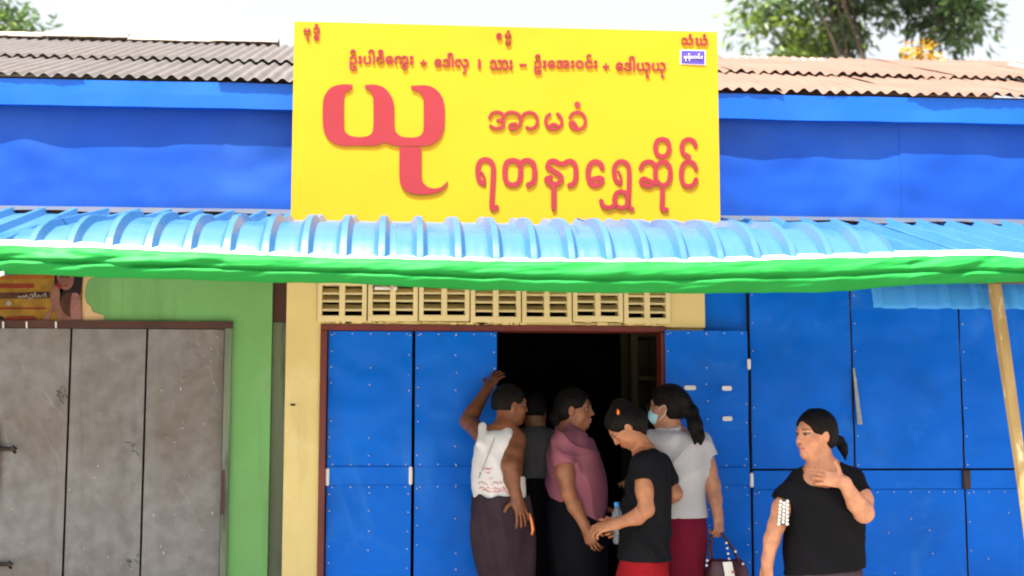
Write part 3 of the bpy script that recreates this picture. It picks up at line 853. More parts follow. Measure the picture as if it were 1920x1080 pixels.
# small lettering: native script glyphs fitted to the size of each word
def word(text, x0, y0, x1, y1, weight=.02, mat=None, depth=.006, off=0.0, skew=0.0):
    cu = bpy.data.curves.new('word', 'FONT'); cu.body = text; cu.offset = weight; cu.extrude = .02; cu.resolution_u = 3
    o = bpy.data.objects.new('word', cu); COL.objects.link(o)
    bpy.context.view_layer.update()
    me = bpy.data.meshes.new_from_object(o.evaluated_get(bpy.context.evaluated_depsgraph_get()))
    A = np.array([v.co[:] for v in me.vertices]); fs_ = [tuple(f.vertices) for f in me.polygons]
    bpy.data.objects.remove(o); bpy.data.meshes.remove(me)
    mn, mx = A.min(0), A.max(0)
    isl = list(range(len(A)))                       # every separate stroke gets its own tiny height, so that none share a plane
    def root(i):
        while isl[i] != i: isl[i] = isl[isl[i]]; i = isl[i]
        return i
    for f in fs_:
        for k in f[1:]: isl[root(k)] = root(f[0])
    seen = {}
    for i, q in enumerate(A):                       # front, back and side of one stroke belong together
        k = (round(q[0], 4), round(q[1], 4))
        if k in seen: isl[root(i)] = root(seen[k])
        else: seen[k] = i
    order = {}
    lift = [.0004 * (order.setdefault(root(i), len(order)) % 4) for i in range(len(A))]
    vs_ = []
    for q, lf in zip(A, lift):
        u = (q[0] - mn[0]) / (mx[0] - mn[0]); v = (q[1] - mn[1]) / (mx[1] - mn[1])
        p = sp(x0 + (x1 - x0) * u, y1 + (y0 - y1) * v + skew * u, off + (depth + lf if q[2] > 0 else -.0005 - lf * .2))
        vs_.append(tuple(p))
    return mesh_obj('lettering', vs_, fs_, mat or M_letter, sign)
word('ဦးပါစီ\u1031ကွး', 655, 93, 775, 132, .022)
word('+', 788, 112, 800, 124, .03)
word('\u1031ဒါ်လှ', 814, 99, 879, 137, .022)
word('၊', 896, 111, 901, 128, .01)
word('သား', 918, 112, 961, 131, .022)
word('-', 974, 120, 987, 124, .0)
word('ဦး\u1031အးဝင်း', 1001, 102, 1120, 139, .022)
word('+', 1130, 119, 1142, 131, .03)
word('\u1031ဒါ်ယုယု', 1154, 105, 1248, 145, .022)
word('ဗု', 569, 53, 583, 76, .02); word('ဒံ', 587, 45, 600, 63, .02); word('ဓ', 588, 65, 599, 76, .02)
word('ဓ', 930, 62, 941, 74, .02); word('မံ', 946, 57, 959, 73, .02); word('မ', 947, 75, 958, 86, .02)
word('သံ', 1277, 64, 1300, 84, .02); word('ဃံ', 1303, 64, 1327, 85, .02)
b = MB(); q = [sp(1277, 95, .004), sp(1321, 96, .004), sp(1321, 121, .004), sp(1277, 119, .004)]
q2 = [p + Vector((0, .004, 0)) for p in q]
b.add(q + q2, [(0, 3, 2, 1), (0, 1, 5, 4), (1, 2, 6, 5), (2, 3, 7, 6), (3, 0, 4, 7)])
lab = b.build('maker_label', M_label, sign)
e = [sp(1275.3, 93.4, .002), sp(1322.7, 94.4, .002), sp(1322.7, 122.6, .002), sp(1275.3, 120.6, .002)]
b = MB(); b.add(e, [(0, 3, 2, 1)]); b.build('label_border', M_white, sign)
w_ = word('ဖုန်းဝင်း', 1282, 101, 1317, 115, .0, M_white, .003, .0045)
w_.name = 'label_print'

# ================================================================== POSTER on the green shop
poster_m = {k: mk('print_' + k, tuple(x * .62 for x in c), tuple(x * .5 for x in c2), 14, .55, spec=.15) for k, c, c2 in (
    ('ochre', (.42, .24, .03), (.34, .18, .025)), ('red', (.33, .05, .02), (.25, .035, .015)), ('orange', (.42, .14, .02), (.34, .11, .02)),
    ('skin', (.36, .17, .13), (.30, .13, .10)), ('hair', (.02, .015, .02), (.03, .02, .02)), ('brown', (.12, .05, .03), (.08, .03, .02)),
    ('white', (.52, .46, .40), (.45, .38, .33)), ('pink', (.45, .22, .2), (.36, .15, .15)), ('crimson', (.42, .03, .03), (.35, .02, .02)))}
cz = lambda p: (p[0] / 9.0, 500 + p[1] / 9.0)
a, e = pix(-150, 498, -.012), pix(152, 611, -.012)
b = MB(); b.box(a.x, e.x, -.010, -.004, e.z, a.z)
post = b.build('poster', poster_m['ochre'], None)
tag(post, 'faded yellow and red poster with a dark-haired woman over the grey metal doors', 'poster')
ply = [0]
def decal(name, pts, m, smooth=True):
    ply[0] += 1
    pp = smooth_path([cz(p) for p in pts], True, 4) if smooth else [cz(p) for p in pts]
    vs_ = []
    for p in pp:
        w = pix(p[0], p[1], -.012); vs_.append((w.x, -.0105 - .0006 * ply[0], w.z))
    bm = bmesh.new()
    f = bm.faces.new([bm.verts.new(v) for v in vs_])
    bmesh.ops.triangulate(bm, faces=[f]); bm.verts.index_update()
    o = mesh_obj(name, [v.co[:] for v in bm.verts], [[v.index for v in f.verts] for f in bm.faces], poster_m[m], post); bm.free()
    return o
decal('red_band', [(-1300, 280), (580, 285), (575, 360), (-1300, 370)], 'red', False)
decal('orange_band', [(-1300, 60), (960, 110), (930, 200), (400, 215), (-1300, 240)], 'orange', False)
decal('brown_band', [(-1300, 440), (300, 440), (840, 420), (850, 535), (280, 540), (-1300, 560)], 'brown', False)
decal('brown_band', [(-1300, 690), (780, 690), (775, 720), (-1300, 730)], 'red', False)
decal('red_base', [(80, 860), (560, 840), (570, 950), (90, 985)], 'red')
decal('dark_spot', [(-60, 850), (50, 850), (70, 940), (40, 1010), (-60, 1010)], 'hair')
decal('hair', [(960, 60), (1370, 60), (1380, 300), (1350, 480), (1200, 520), (1050, 620), (1010, 560), (1060, 400), (930, 300), (920, 200)], 'hair')
decal('torso', [(1050, 520), (1160, 440), (1330, 470), (1370, 620), (1370, 960), (1160, 960), (1060, 830), (1010, 640)], 'brown')
decal('shawl', [(1230, 450), (1330, 470), (1370, 640), (1360, 930), (1220, 920), (1190, 700), (1200, 560)], 'pink')
decal('forearm', [(860, 400), (1000, 420), (1010, 620), (1080, 780), (1260, 900), (1450, 950), (1440, 1010), (1050, 1005), (960, 790), (900, 720), (850, 860), (830, 1000), (720, 1000), (760, 830), (860, 700)], 'skin')
decal('face', [(1000, 60), (1200, 60), (1250, 160), (1235, 300), (1170, 380), (1080, 390), (1010, 320), (970, 200)], 'skin')
decal('eyes', [(1010, 150), (1090, 165), (1170, 160), (1165, 190), (1090, 185), (1010, 180)], 'brown')
decal('lips', [(1080, 318), (1125, 308), (1150, 320), (1120, 334), (1085, 332)], 'red')
decal('fruit', [(950, 300), (1010, 285), (1050, 330), (1030, 375), (970, 370)], 'crimson')
decal('fingers', [(870, 350), (950, 330), (1010, 390), (1000, 450), (900, 450)], 'skin')
decal('crest', [(110, 610), (160, 575), (205, 610), (190, 650), (125, 655)], 'white')
# white script print on the poster
for P in ([(310, 525), (340, 500), (370, 525), (400, 490), (420, 525), (450, 470), (470, 525)], [(500, 570), (520, 480), (560, 470), (560, 520), (530, 530)], [(580, 520), (600, 430), (620, 520)], [(640, 520), (660, 470), (690, 520), (720, 470)], [(740, 520), (770, 440), (790, 520)]):
    bb = MB(); pp = [pix(*cz(p), -.012) for p in smooth_path(P, n=3)]
    ply[0] += 1
    bb.tube([(p.x, -.0105 - .0006 * ply[0], p.z) for p in pp], .0032, 5); bb.build('script_print', poster_m['white'], post)
for px in (6, 50, 105):
    bb = MB(); p = pix(px, 603, -.03); bb.tube([(p.x, -.03, p.z), (p.x + .002, -.03, p.z - .035)], .005, 6); bb.build('nail_tab', M_white, post)

# ================================================================== TREES
def leaf_mat(name, c1, c2):
    return mk(name, c1, c2, 3.0, .45, translucent=.35, rvar=.1)
def tree(name, label, base, height, crown, nclump, leaves, size, cols, seed, trunk_r=.18, lean=(0, 0), gap=None, extra=None):
    rnd = random.Random(seed)
    t = thing(name, label, 'tree', base)
    base = Vector(base)
    top = base + Vector((lean[0], lean[1], height))
    b = MB()
    tp = [base + (top - base) * k + Vector((.12 * math.sin(k * 5 + seed), .1 * math.cos(k * 4), 0)) * k for k in [i / 8 for i in range(9)]]
    b.tube(tp, [trunk_r * (1 - .75 * i / 8) for i in range(9)], 9)
    b.build('trunk', M_bark, t, smooth=True)
    centers = []
    for i in range(nclump):
        c, r = crown[i % len(crown)]
        while True:
            d = Vector((rnd.uniform(-1, 1), rnd.uniform(-1, 1), rnd.uniform(-1, 1)))
            if d.length < 1: break
        d = d * (.55 + .45 * d.length)
        centers.append(Vector(c) + Vector((d.x * r[0], d.y * r[1], d.z * r[2])))
    bl = MB()
    for i, c in enumerate(centers):
        if i % 8 == 0:
            s = tp[4 + (i % 4)]
            mid = (s + c) / 2 + Vector((rnd.uniform(-.2, .2), rnd.uniform(-.2, .2), .15))
            bl.tube([s, mid, c], [trunk_r * .2, trunk_r * .11, .010], 5, cap=False)
    bl.build('limb', M_bark, t, smooth=True)
    packs = [MB() for _ in cols]
    for c in centers:
        mi = rnd.choices(range(len(cols)), [w for _, w in cols])[0]
        cr = rnd.uniform(.22, .42) * (size / .16)
        for k in range(leaves):
            d = Vector((rnd.gauss(0, 1), rnd.gauss(0, 1), rnd.gauss(0, .8))).normalized() * cr * rnd.uniform(.3, 1) ** .6
            p = c + d
            if gap and any(((p.x - q.x) / r) ** 2 + ((p.z - q.z) / (r * sq)) ** 2 < 1 for q, r, sq in gap): continue
            ax = (d.normalized() + Vector((rnd.uniform(-.6, .6), rnd.uniform(-.6, .6), rnd.uniform(-1.1, .1)))).normalized()
            sd = ax.cross(Vector((rnd.uniform(-1, 1), rnd.uniform(-1, 1), 1))).normalized()
            nn = ax.cross(sd)
            L = size * rnd.uniform(.7, 1.25); w = L * .2
            packs[mi].add([p, p + ax * L * .45 + sd * w + nn * L * .05, p + ax * L, p + ax * L * .45 - sd * w + nn * L * .05], [(0, 1, 2), (0, 2, 3)])
    for k, pk in enumerate(packs):
        if pk.v:
            o = pk.build('crown' if k == 0 else 'crown_leaves', cols[k][0], t); o['kind'] = 'stuff'
    return t
L_dark = leaf_mat('leaf_dark', (0.016, 0.034, 0.014), (0.025, 0.05, 0.018))
L_mid = leaf_mat('leaf_mid', (0.06, 0.125, 0.03), (0.045, 0.1, 0.026))
L_lime = leaf_mat('leaf_lime', (0.22, 0.31, 0.06), (0.16, 0.25, 0.045))
L_pale = leaf_mat('leaf_pale', (0.085, 0.14, 0.065), (0.065, 0.115, 0.05))
L_yel = leaf_mat('leaf_yellow', (0.5, 0.3, 0.012), (0.4, 0.22, 0.012))
YT = 9.0
def tp_(px, py, Y=YT): return tuple(pix(px, py, Y))
GAPS = [(Vector(tp_(px, py)), r / 152.0, sq) for px, py, r, sq in ((1658, 82, 34, 1.0), (1694, 50, 15, 1.8), (1632, 28, 14, 1), (1765, 58, 11, 1.7), (1610, 62, 9, 1), (1462, 48, 26, .9), (1400, 60, 12, 1), (1560, 22, 18, 1.2), (1705, 92, 16, 1), (1585, 95, 8, 1), (1830, 25, 8, 1.2), (1745, 12, 9, 1), (1500, 14, 16, .8), (1812, 92, 10, 1))]
R = lambda *a: tuple(v / 152.0 for v in a)
tree('broadleaf_tree', 'dark green leafy tree rising behind the rusty roof at far right', (pix(1700, 0, YT).x, YT, 0), 6.4,
     [(tp_(1770, 30), R(105, 110, 80)), (tp_(1690, -30), R(120, 120, 60)), (tp_(1600, 20), R(70, 90, 80)), (tp_(1800, 0), R(90, 100, 90)), (tp_(1560, -60), R(160, 120, 60)), (tp_(1770, -90), R(160, 140, 70))],
     165, 34, .14, [(L_dark, 7), (L_mid, 3), (L_pale, 2)], 3, gap=GAPS)
tree('broadleaf_tree', 'lime and pale green tree behind the rusty roof, nearest the yellow sign', (pix(1480, 0, YT + .8).x, YT + .8, 0), 6.0,
     [(tp_(1530, 75, YT + .8), R(75, 60, 45)), (tp_(1440, 85, YT + .8), R(80, 60, 30)), (tp_(1440, 10, YT + .8), R(70, 60, 45)), (tp_(1540, 60, YT + .8), R(60, 60, 60))],
     74, 36, .15, [(L_lime, 7), (L_mid, 2), (L_pale, 3)], 11, trunk_r=.13, gap=GAPS)
tree('broadleaf_tree', 'pale leafy tree peeking over the grey roof at the far left', (pix(-40, 0, YT).x, YT, 0), 6.5,
     [(tp_(-20, 20), R(95, 90, 60)), (tp_(-120, -20), R(120, 90, 90)), (tp_(20, 55), R(60, 60, 22))],
     46, 30, .13, [(L_pale, 5), (L_mid, 3), (L_lime, 1)], 23)
t = tree('flowering_shrub', 'small yellow-blossomed shrub just over the rusty roof ridge at right', (pix(1722, 0, YT - 1.5).x, YT - 1.5, 0), 5.4,
     [(tp_(1722, 104, YT - 1.5), R(22, 22, 9))], 4, 34, .10, [(L_yel, 1)], 31, trunk_r=.06)
t['category'] = 'shrub'
# ================================================================== PEOPLE: implicit-surface sculpting
import openvdb

def npv(p): return np.array([p[0], p[1], p[2]], dtype=np.float32)

def catmull1(xs, ys, xq):
    xs = np.array(xs); ys = np.array(ys)
    m = np.gradient(ys, xs)
    i = np.clip(np.searchsorted(xs, xq) - 1, 0, len(xs) - 2)
    h = xs[i + 1] - xs[i]; t = np.clip((xq - xs[i]) / h, 0, 1)
    return (2 * t**3 - 3 * t**2 + 1) * ys[i] + (t**3 - 2 * t**2 + t) * h * m[i] + (-2 * t**3 + 3 * t**2) * ys[i + 1] + (t**3 - t**2) * h * m[i + 1]

class Sculpt:
    def __init__(s): s.ops = []; s.lo = np.full(3, 1e9); s.hi = np.full(3, -1e9); s.post = []
    def _add(s, fn, lo, hi, mode, k):
        lo = np.array(lo, float); hi = np.array(hi, float)
        s.ops.append((fn, lo, hi, mode, k))
        if mode == 'u': s.lo = np.minimum(s.lo, lo); s.hi = np.maximum(s.hi, hi)
        return s
    def cone(s, a, b, ra, rb, k=.015, mode='u'):
        a, b = npv(a), npv(b); ab = b - a; L2 = float((ab ** 2).sum()) + 1e-12
        def fn(X, Y, Z):
            t = np.clip(((X - a[0]) * ab[0] + (Y - a[1]) * ab[1] + (Z - a[2]) * ab[2]) / L2, 0, 1)
            return np.sqrt((X - a[0] - t * ab[0]) ** 2 + (Y - a[1] - t * ab[1]) ** 2 + (Z - a[2] - t * ab[2]) ** 2) - (ra + (rb - ra) * t)
        r = max(ra, rb)
        return s._add(fn, np.minimum(a, b) - r, np.maximum(a, b) + r, mode, k)
    def chain(s, pts, k=.015, mode='u'):
        for (p, r), (q, r2) in zip(pts[:-1], pts[1:]): s.cone(p, q, r, r2, k, mode)
        return s
    def ell(s, c, r, axes=None, k=.015, mode='u'):
        c = npv(c); r = npv(r); A = np.eye(3, dtype=np.float32) if axes is None else np.array([npv(a) for a in axes])
        def fn(X, Y, Z):
            dx, dy, dz = X - c[0], Y - c[1], Z - c[2]
            q = [A[i, 0] * dx + A[i, 1] * dy + A[i, 2] * dz for i in range(3)]
            k0 = np.sqrt(sum((q[i] / r[i]) ** 2 for i in range(3))); k1 = np.sqrt(sum((q[i] / r[i] ** 2) ** 2 for i in range(3))) + 1e-9
            return k0 * (k0 - 1) / k1
        ext = np.sqrt(sum((A[i] * r[i]) ** 2 for i in range(3)))
        return s._add(fn, c - ext, c + ext, mode, k)
    def loft(s, rings, k=.02, mode='u', infl=0.0, rnd=.0, yaw=0.0):
        """rings: (z, cx, cy, a, b) stacked in z"""
        R = sorted(rings); zs = [r[0] for r in R]; cs, sn = math.cos(yaw), math.sin(yaw)
        def fn(X, Y, Z):
            zq = np.clip(Z[0, 0, :], zs[0], zs[-1])
            cx, cy, a, b = [catmull1(zs, [r[i] for r in R], zq)[None, None, :] for i in (1, 2, 3, 4)]
            a = np.maximum(a + infl, .004); b = np.maximum(b + infl, .004)
            u = (X - cx) * cs + (Y - cy) * sn; v = -(X - cx) * sn + (Y - cy) * cs
            k0 = np.sqrt((u / a) ** 2 + (v / b) ** 2); k1 = np.sqrt((u / a ** 2) ** 2 + (v / b ** 2) ** 2) + 1e-9
            d = np.minimum(k0 * (k0 - 1) / k1, .5)
            e = np.maximum(Z - zs[-1], zs[0] - Z) + 0 * d
            if rnd: 
                d = d + rnd; e = e + rnd
                return np.minimum(np.maximum(d, e), 0) + np.sqrt(np.maximum(d, 0) ** 2 + np.maximum(e, 0) ** 2) - rnd
            return np.maximum(d, e)
        m = max(max(r[3], r[4]) for r in R) + abs(infl)
        return s._add(fn, (min(r[1] for r in R) - m, min(r[2] for r in R) - m, zs[0]), (max(r[1] for r in R) + m, max(r[2] for r in R) + m, zs[-1]), mode, k)
    def plane(s, p, n, k=.004):
        """cut away everything on the side the normal points to"""
        p = npv(p); n = npv(Vector(n).normalized())
        def fn(X, Y, Z): return -((X - p[0]) * n[0] + (Y - p[1]) * n[1] + (Z - p[2]) * n[2])
        s.ops.append((fn, None, None, 's', k)); return s
    def halfcut(s, p, n, c, rad, k=.004):
        """plane cut limited to a ball (for cuffs)"""
        p = npv(p); n = npv(Vector(n).normalized()); c = npv(c)
        def fn(X, Y, Z):
            d = -((X - p[0]) * n[0] + (Y - p[1]) * n[1] + (Z - p[2]) * n[2])
            b = np.sqrt((X - c[0]) ** 2 + (Y - c[1]) ** 2 + (Z - c[2]) ** 2) - rad
            return np.maximum(d, b)
        s.ops.append((fn, c - rad, c + rad, 's', k)); return s
    def fold(s, amp, seed=0, freq=55.0, dirv=(1, .6, .25), tall=1.0):
        s.ops.append(((amp, seed, freq, dirv, tall),)); return s
    def mesh(s, h=.006, adapt=0.0):
        pad = .02
        lo = s.lo - pad; hi = s.hi + pad
        n = np.ceil((hi - lo) / h).astype(int) + 1
        G = np.full(n, 1.0, dtype=np.float32)
        ax = [(lo[i] + h * np.arange(n[i])).astype(np.float32) for i in range(3)]
        def run(ops):
            for fn, a, b, mode, k in ops:
                if a is None: i0 = np.zeros(3, int); i1 = n
                else:
                    mg = k + .02
                    i0 = np.clip(np.floor((a - mg - lo) / h).astype(int), 0, n); i1 = np.clip(np.ceil((b + mg - lo) / h).astype(int) + 1, 0, n)
                if (i1 <= i0).any(): continue
                sl = tuple(slice(p, q) for p, q in zip(i0, i1))
                X = ax[0][sl[0]][:, None, None]; Y = ax[1][sl[1]][None, :, None]; Z = ax[2][sl[2]][None, None, :]
                d = fn(X, Y, Z).astype(np.float32); g = G[sl]
                if mode == 'u':
                    hh = np.maximum(k - np.abs(d - g), 0) / k
                    G[sl] = np.minimum(d, g) - hh * hh * k * .25
                else:
                    d = -d
                    hh = np.maximum(k - np.abs(d - g), 0) / k
                    G[sl] = np.maximum(d, g) + hh * hh * k * .25
        def crease(amp, seed, freq, dv, tall):      # cloth folds: soft ridges pushed mostly outward
            X = ax[0][:, None, None]; Y = ax[1][None, :, None]; Z = ax[2][None, None, :]
            w = 1.3 * np.sin(X * 11 + seed) + 1.1 * np.sin(Z * 9 / tall + seed * 2.3 + 2 * np.sin(X * 7 + seed)) + .9 * np.sin(Y * 13 + seed * 1.7)
            f = 1 - 2 * np.abs(np.sin((X * dv[0] + Y * dv[1] + Z * dv[2]) * freq * .5 + 1.3 * w + seed)) ** .8
            f2 = 1 - 2 * np.abs(np.sin((X * dv[1] - Y * dv[0] + Z * dv[2] * 1.7) * freq * .3 + 1.1 * w + seed * 3)) ** .8
            gate = .35 + .65 * (.5 + .5 * np.sin(w * 1.4 + Z * 6 + seed))
            return (amp * (.6 * f + .5 * f2 + .45) * gate).astype(np.float32)
        for q in s.ops:
            if len(q) == 1: G -= crease(*q[0])
            else: run([q])
        G = np.clip(G, -.05, .05)
        gr = openvdb.FloatGrid(.05); gr.copyFromArray(G)
        pts, tris, quads = gr.convertToPolygons(0.0, adapt)
        pts = np.asarray(pts, float) * h + lo
        return pts, np.asarray(tris), np.asarray(quads)

def sculpt_obj(name, sc, mat, parent, h=.006, adapt=0.0, color=None, kind=None):
    pts, tris, quads = sc.mesh(h, adapt)
    c = np.array([(pts[:, 0].min() + pts[:, 0].max()) / 2, (pts[:, 1].min() + pts[:, 1].max()) / 2, pts[:, 2].min()])
    me = bpy.data.meshes.new(name)
    nq, nt_ = len(quads), len(tris)
    me.vertices.add(len(pts)); me.vertices.foreach_set('co', (pts - c).astype(np.float32).ravel())
    me.loops.add(nq * 4 + nt_ * 3); me.polygons.add(nq + nt_)
    q = quads[:, ::-1].ravel() if nq else np.zeros(0, int); t = tris[:, ::-1].ravel() if nt_ else np.zeros(0, int)
    me.loops.foreach_set('vertex_index', np.concatenate([q, t]).astype(np.int32))
    st = np.concatenate([np.arange(nq) * 4, nq * 4 + np.arange(nt_) * 3]).astype(np.int32)
    me.polygons.foreach_set('loop_start', st)
    me.polygons.foreach_set('use_smooth', np.ones(nq + nt_, bool))
    me.update(calc_edges=True); me.validate()
    me.materials.append(mat)
    if color is not None:
        at = me.color_attributes.new('Col', 'FLOAT_COLOR', 'POINT')
        rgba = np.ones((len(pts), 4), np.float32); rgba[:, :3] = color(pts)
        at.data.foreach_set('color', rgba.ravel())
    o = bpy.data.objects.new(name, me)
    return put(o, Vector(c), parent, kind)

class Head:
    def __init__(s, c, F, hs=1.0, up=(0, 0, 1)):
        s.c = Vector(c); s.F = Vector(F).normalized(); u = Vector(up)
        s.R = s.F.cross(u).normalized(); s.U = s.R.cross(s.F).normalized(); s.k = hs
    def p(s, r, f, u): return s.c + (s.R * r + s.F * f + s.U * u) * s.k
    def axes(s): return (s.R, s.F, s.U)
    def e(s, sc, c, r, k=.015, mode='u'): sc.ell(s.p(*c), [x * s.k for x in r], s.axes(), k * s.k, mode)
    def build(s, sc, neck, nr=.052, male=False):
        s.e(sc, (0, -.018, .036), (.074, .094, .078), .02)
        s.e(sc, (0, .018, -.030), (.060, .070, .083), .03)
        s.e(sc, (0, .05, -.092), (.030 if not male else .034, .030, .022), .035)
        for q in (-1, 1):
            s.e(sc, (q * .042, .046, -.030), (.022, .026, .026), .025)           # cheek
            s.e(sc, (q * .047, .012, -.070), (.014, .03, .02), .03)               # jaw
        s.e(sc, (0, .073, .032), (.046, .014, .014), .02)                          # brow
        for q in (-1, 1):
            s.e(sc, (q * .031, .094, .008), (.019, .013, .0105), .012, 's')
            s.e(sc, (q * .031, .073, .008), (.015, .012, .0105), .005)
        sc.cone(s.p(0, .083, .016), s.p(0, .1, -.022), .008 * s.k, .0115 * s.k, .012 * s.k)
        for q in (-1, 1): s.e(sc, (q * .012, .09, -.026), (.0085, .01, .008), .007)
        sc.cone(s.p(-.018, .079, -.054), s.p(0, .089, -.052), .005 * s.k, .0075 * s.k, .006 * s.k); sc.cone(s.p(.018, .079, -.054), s.p(0, .089, -.052), .005 * s.k, .0075 * s.k, .006 * s.k)
        sc.cone(s.p(-.013, .078, -.067), s.p(0, .086, -.067), .006 * s.k, .008 * s.k, .006 * s.k); sc.cone(s.p(.013, .078, -.067), s.p(0, .086, -.067), .006 * s.k, .008 * s.k, .006 * s.k)
        for q in (-1, 1):
            s.e(sc, (q * .073, -.012, -.004), (.009, .019, .031), .008)
            s.e(sc, (q * .082, -.006, .000), (.006, .009, .016), .004, 's')
        sc.cone(s.p(0, -.022, -.045), neck, nr * s.k, nr * 1.08 * s.k, .03)
    def local(s, pts):
        d = (pts - np.array(s.c)) / s.k
        return d @ np.array(s.R), d @ np.array(s.F), d @ np.array(s.U)
    def paint(s, skin, lips=(.42, .13, .10), extra=None):
        skin = np.array(skin)
        def fn(pts):
            r, f, u = s.local(pts)
            col = np.tile(skin, (len(pts), 1))
            def mixin(m, c): col[:] = col * (1 - m[:, None]) + np.array(c) * m[:, None]
            sm = lambda x, a, b: np.clip((x - a) / (b - a), 0, 1)
            front = sm(f, .045, .06)
            ch = np.exp(-(((np.abs(r) - .04) / .02) ** 2 + ((u + .025) / .022) ** 2)) * front
            mixin(ch * .3, (skin[0] * 1.15, skin[1] * .82, skin[2] * .78))
            lip = (1 - sm(((r / .024) ** 2 + ((u + .060) / .0125) ** 2), .75, 1.1)) * sm(f, .06, .07)
            mixin(lip * .85, lips)
            seam = (1 - sm(((r / .024) ** 2 + ((u + .0595) / .0024) ** 2), .7, 1.2)) * sm(f, .06, .07)
            mixin(seam * .8, (.09, .03, .025))
            eye = (1 - sm((((np.abs(r) - .031) / .0165) ** 2 + ((u - .008) / .0068) ** 2), .7, 1.2)) * sm(f, .05, .06)
            mixin(eye * .9, (.16, .12, .10))
            iris = (1 - sm((((np.abs(r) - .031) / .0075) ** 2 + ((u - .0085) / .0068) ** 2), .7, 1.2)) * sm(f, .05, .06)
            mixin(iris, (.015, .01, .008))
            lash = (1 - sm((((np.abs(r) - .032) / .019) ** 2 + ((u - .0155) / .0028) ** 2), .7, 1.3)) * sm(f, .045, .06)
            mixin(lash, (.02, .013, .01))
            brow = (1 - sm((((np.abs(r) - .032) / .021) ** 2 + ((u - .033 + .10 * (np.abs(np.abs(r) - .03))) / .0048) ** 2), .6, 1.2)) * sm(f, .04, .06)
            mixin(brow * .85, (.03, .02, .015))
            nos = np.exp(-(((np.abs(r) - .009) / .004) ** 2 + ((u + .034) / .004) ** 2)) * sm(f, .075, .085)
            mixin(nos * .7, (.08, .03, .02))
            if extra: extra(pts, col, (r, f, u), mixin)
            return col
        return fn
    def hair_cap(s, sc, thick=.012, low=-.06, fringe=.062, side=.028, bulk=1.0):
        """cap of hair: cranium grown outward, opened over the face"""
        t = thick
        s.e(sc, (0, -.020, .040), (.074 + t, .094 + t, .078 + t * bulk), .01)
        s.e(sc, (0, -.045, -.01), (.070 + t, .065 + t * .9, .075), .03)
        # opening for the face
        s.e(sc, (0, .125, -.035), (.082, .098, fringe + .035), .03, 's')
        # ears and jaw stay free
        for q in (-1, 1):
            s.e(sc, (q * .085, .035, -.055), (.05, .052, .06), .025, 's')
            s.e(sc, (q * .088, -.008, -.014), (.022, .024, .034), .008, 's')
        sc.plane(s.p(0, 0, low), -s.U, .01)

def hand(sc, w, D, N, side=1, curl=(.35, .35, .3), size=1.0, spread=.11, thumb=(.55, .75, .25), k=.007, fcurl=None):
    """palm, four unequal fingers and a thumb leaving the side of the palm"""
    w = Vector(w); D = Vector(D).normalized(); N = Vector(N); N = (N - D * N.dot(D)).normalized(); S = D.cross(N) * side
    z = size
    sc.cone(w - D * .01, w + D * .03 * z, .024 * z, .024 * z, .02)
    sc.ell(w + D * .052 * z, (.047 * z, .038 * z, .0155 * z), (D, S, N), .015)
    sc.ell(w + D * .035 * z + S * .022 * z + N * .006 * z, (.032 * z, .017 * z, .015 * z), (D, S, N), .012)
    lens = (.92, 1.0, .95, .76)
    for i in range(4):
        off = (.0285 - .019 * i) * z
        base = w + D * (.088 - (.006 if i == 3 else 0) - .003 * abs(i - 1)) * z + S * off
        d = (D + S * spread * (1.5 - i) * 1.2).normalized()
        p = base - d * .014 * z
        ang = 0.0; r = (.0086, .0079, .0072, .0062)
        ax = d.cross(N).normalized()
        cu = curl if fcurl is None else fcurl[i]
        sc.cone(p, base, r[0] * z, r[0] * z, k)
        for j, (L, c) in enumerate(zip((.040, .026, .021), cu)):
            ang += c
            dd = d * math.cos(ang) + N * math.sin(ang)
            q = base + dd * L * lens[i] * z
            sc.cone(base, q, r[j] * z, r[j + 1] * z, .004)
            base = q
    tb = w + D * .022 * z + S * .026 * z
    td = (D * thumb[0] + S * thumb[1] + N * thumb[2]).normalized()
    t1 = tb + td * .042 * z; t2 = t1 + (td * .8 + D * .35).normalized() * .03 * z
    sc.cone(tb, t1, .0125 * z, .0105 * z, .01); sc.cone(t1, t2, .0105 * z, .0085 * z, .004)

def rings_px(rows, Y):
    """(py, pxL, pxR, half depth, dy) -> loft rings"""
    out = []
    for row in rows:
        py, l, r, b = row[:4]; dy = row[4] if len(row) > 4 else 0
        A, B = pix(l, py, Y), pix(r, py, Y)
        out.append(((A.z + B.z) / 2, (A.x + B.x) / 2, Y + dy, (B.x - A.x) / 2, b))
    return out

def limb(pts, Y):
    return [(pix(px, py, Y + dy), r) for px, py, dy, r in pts]

SKIN = lambda n: mk('skin_' + n, (1, 1, 1), (1, 1, 1), 22, .43, attr='Col', bump=.05, bscale=160, subsurf=.08, spec=.38)
M_hair = mk('black_hair', (.0035, .003, .003), (.006, .005, .0045), 60, .5, bump=.6, bscale=150, stretch=(1, 1, .2), spec=.10)
def cloth(name, c1, c2, **kw): return mk(name, c1, c2, 6, .9, bump=.12, bscale=300, spec=.12, **kw)

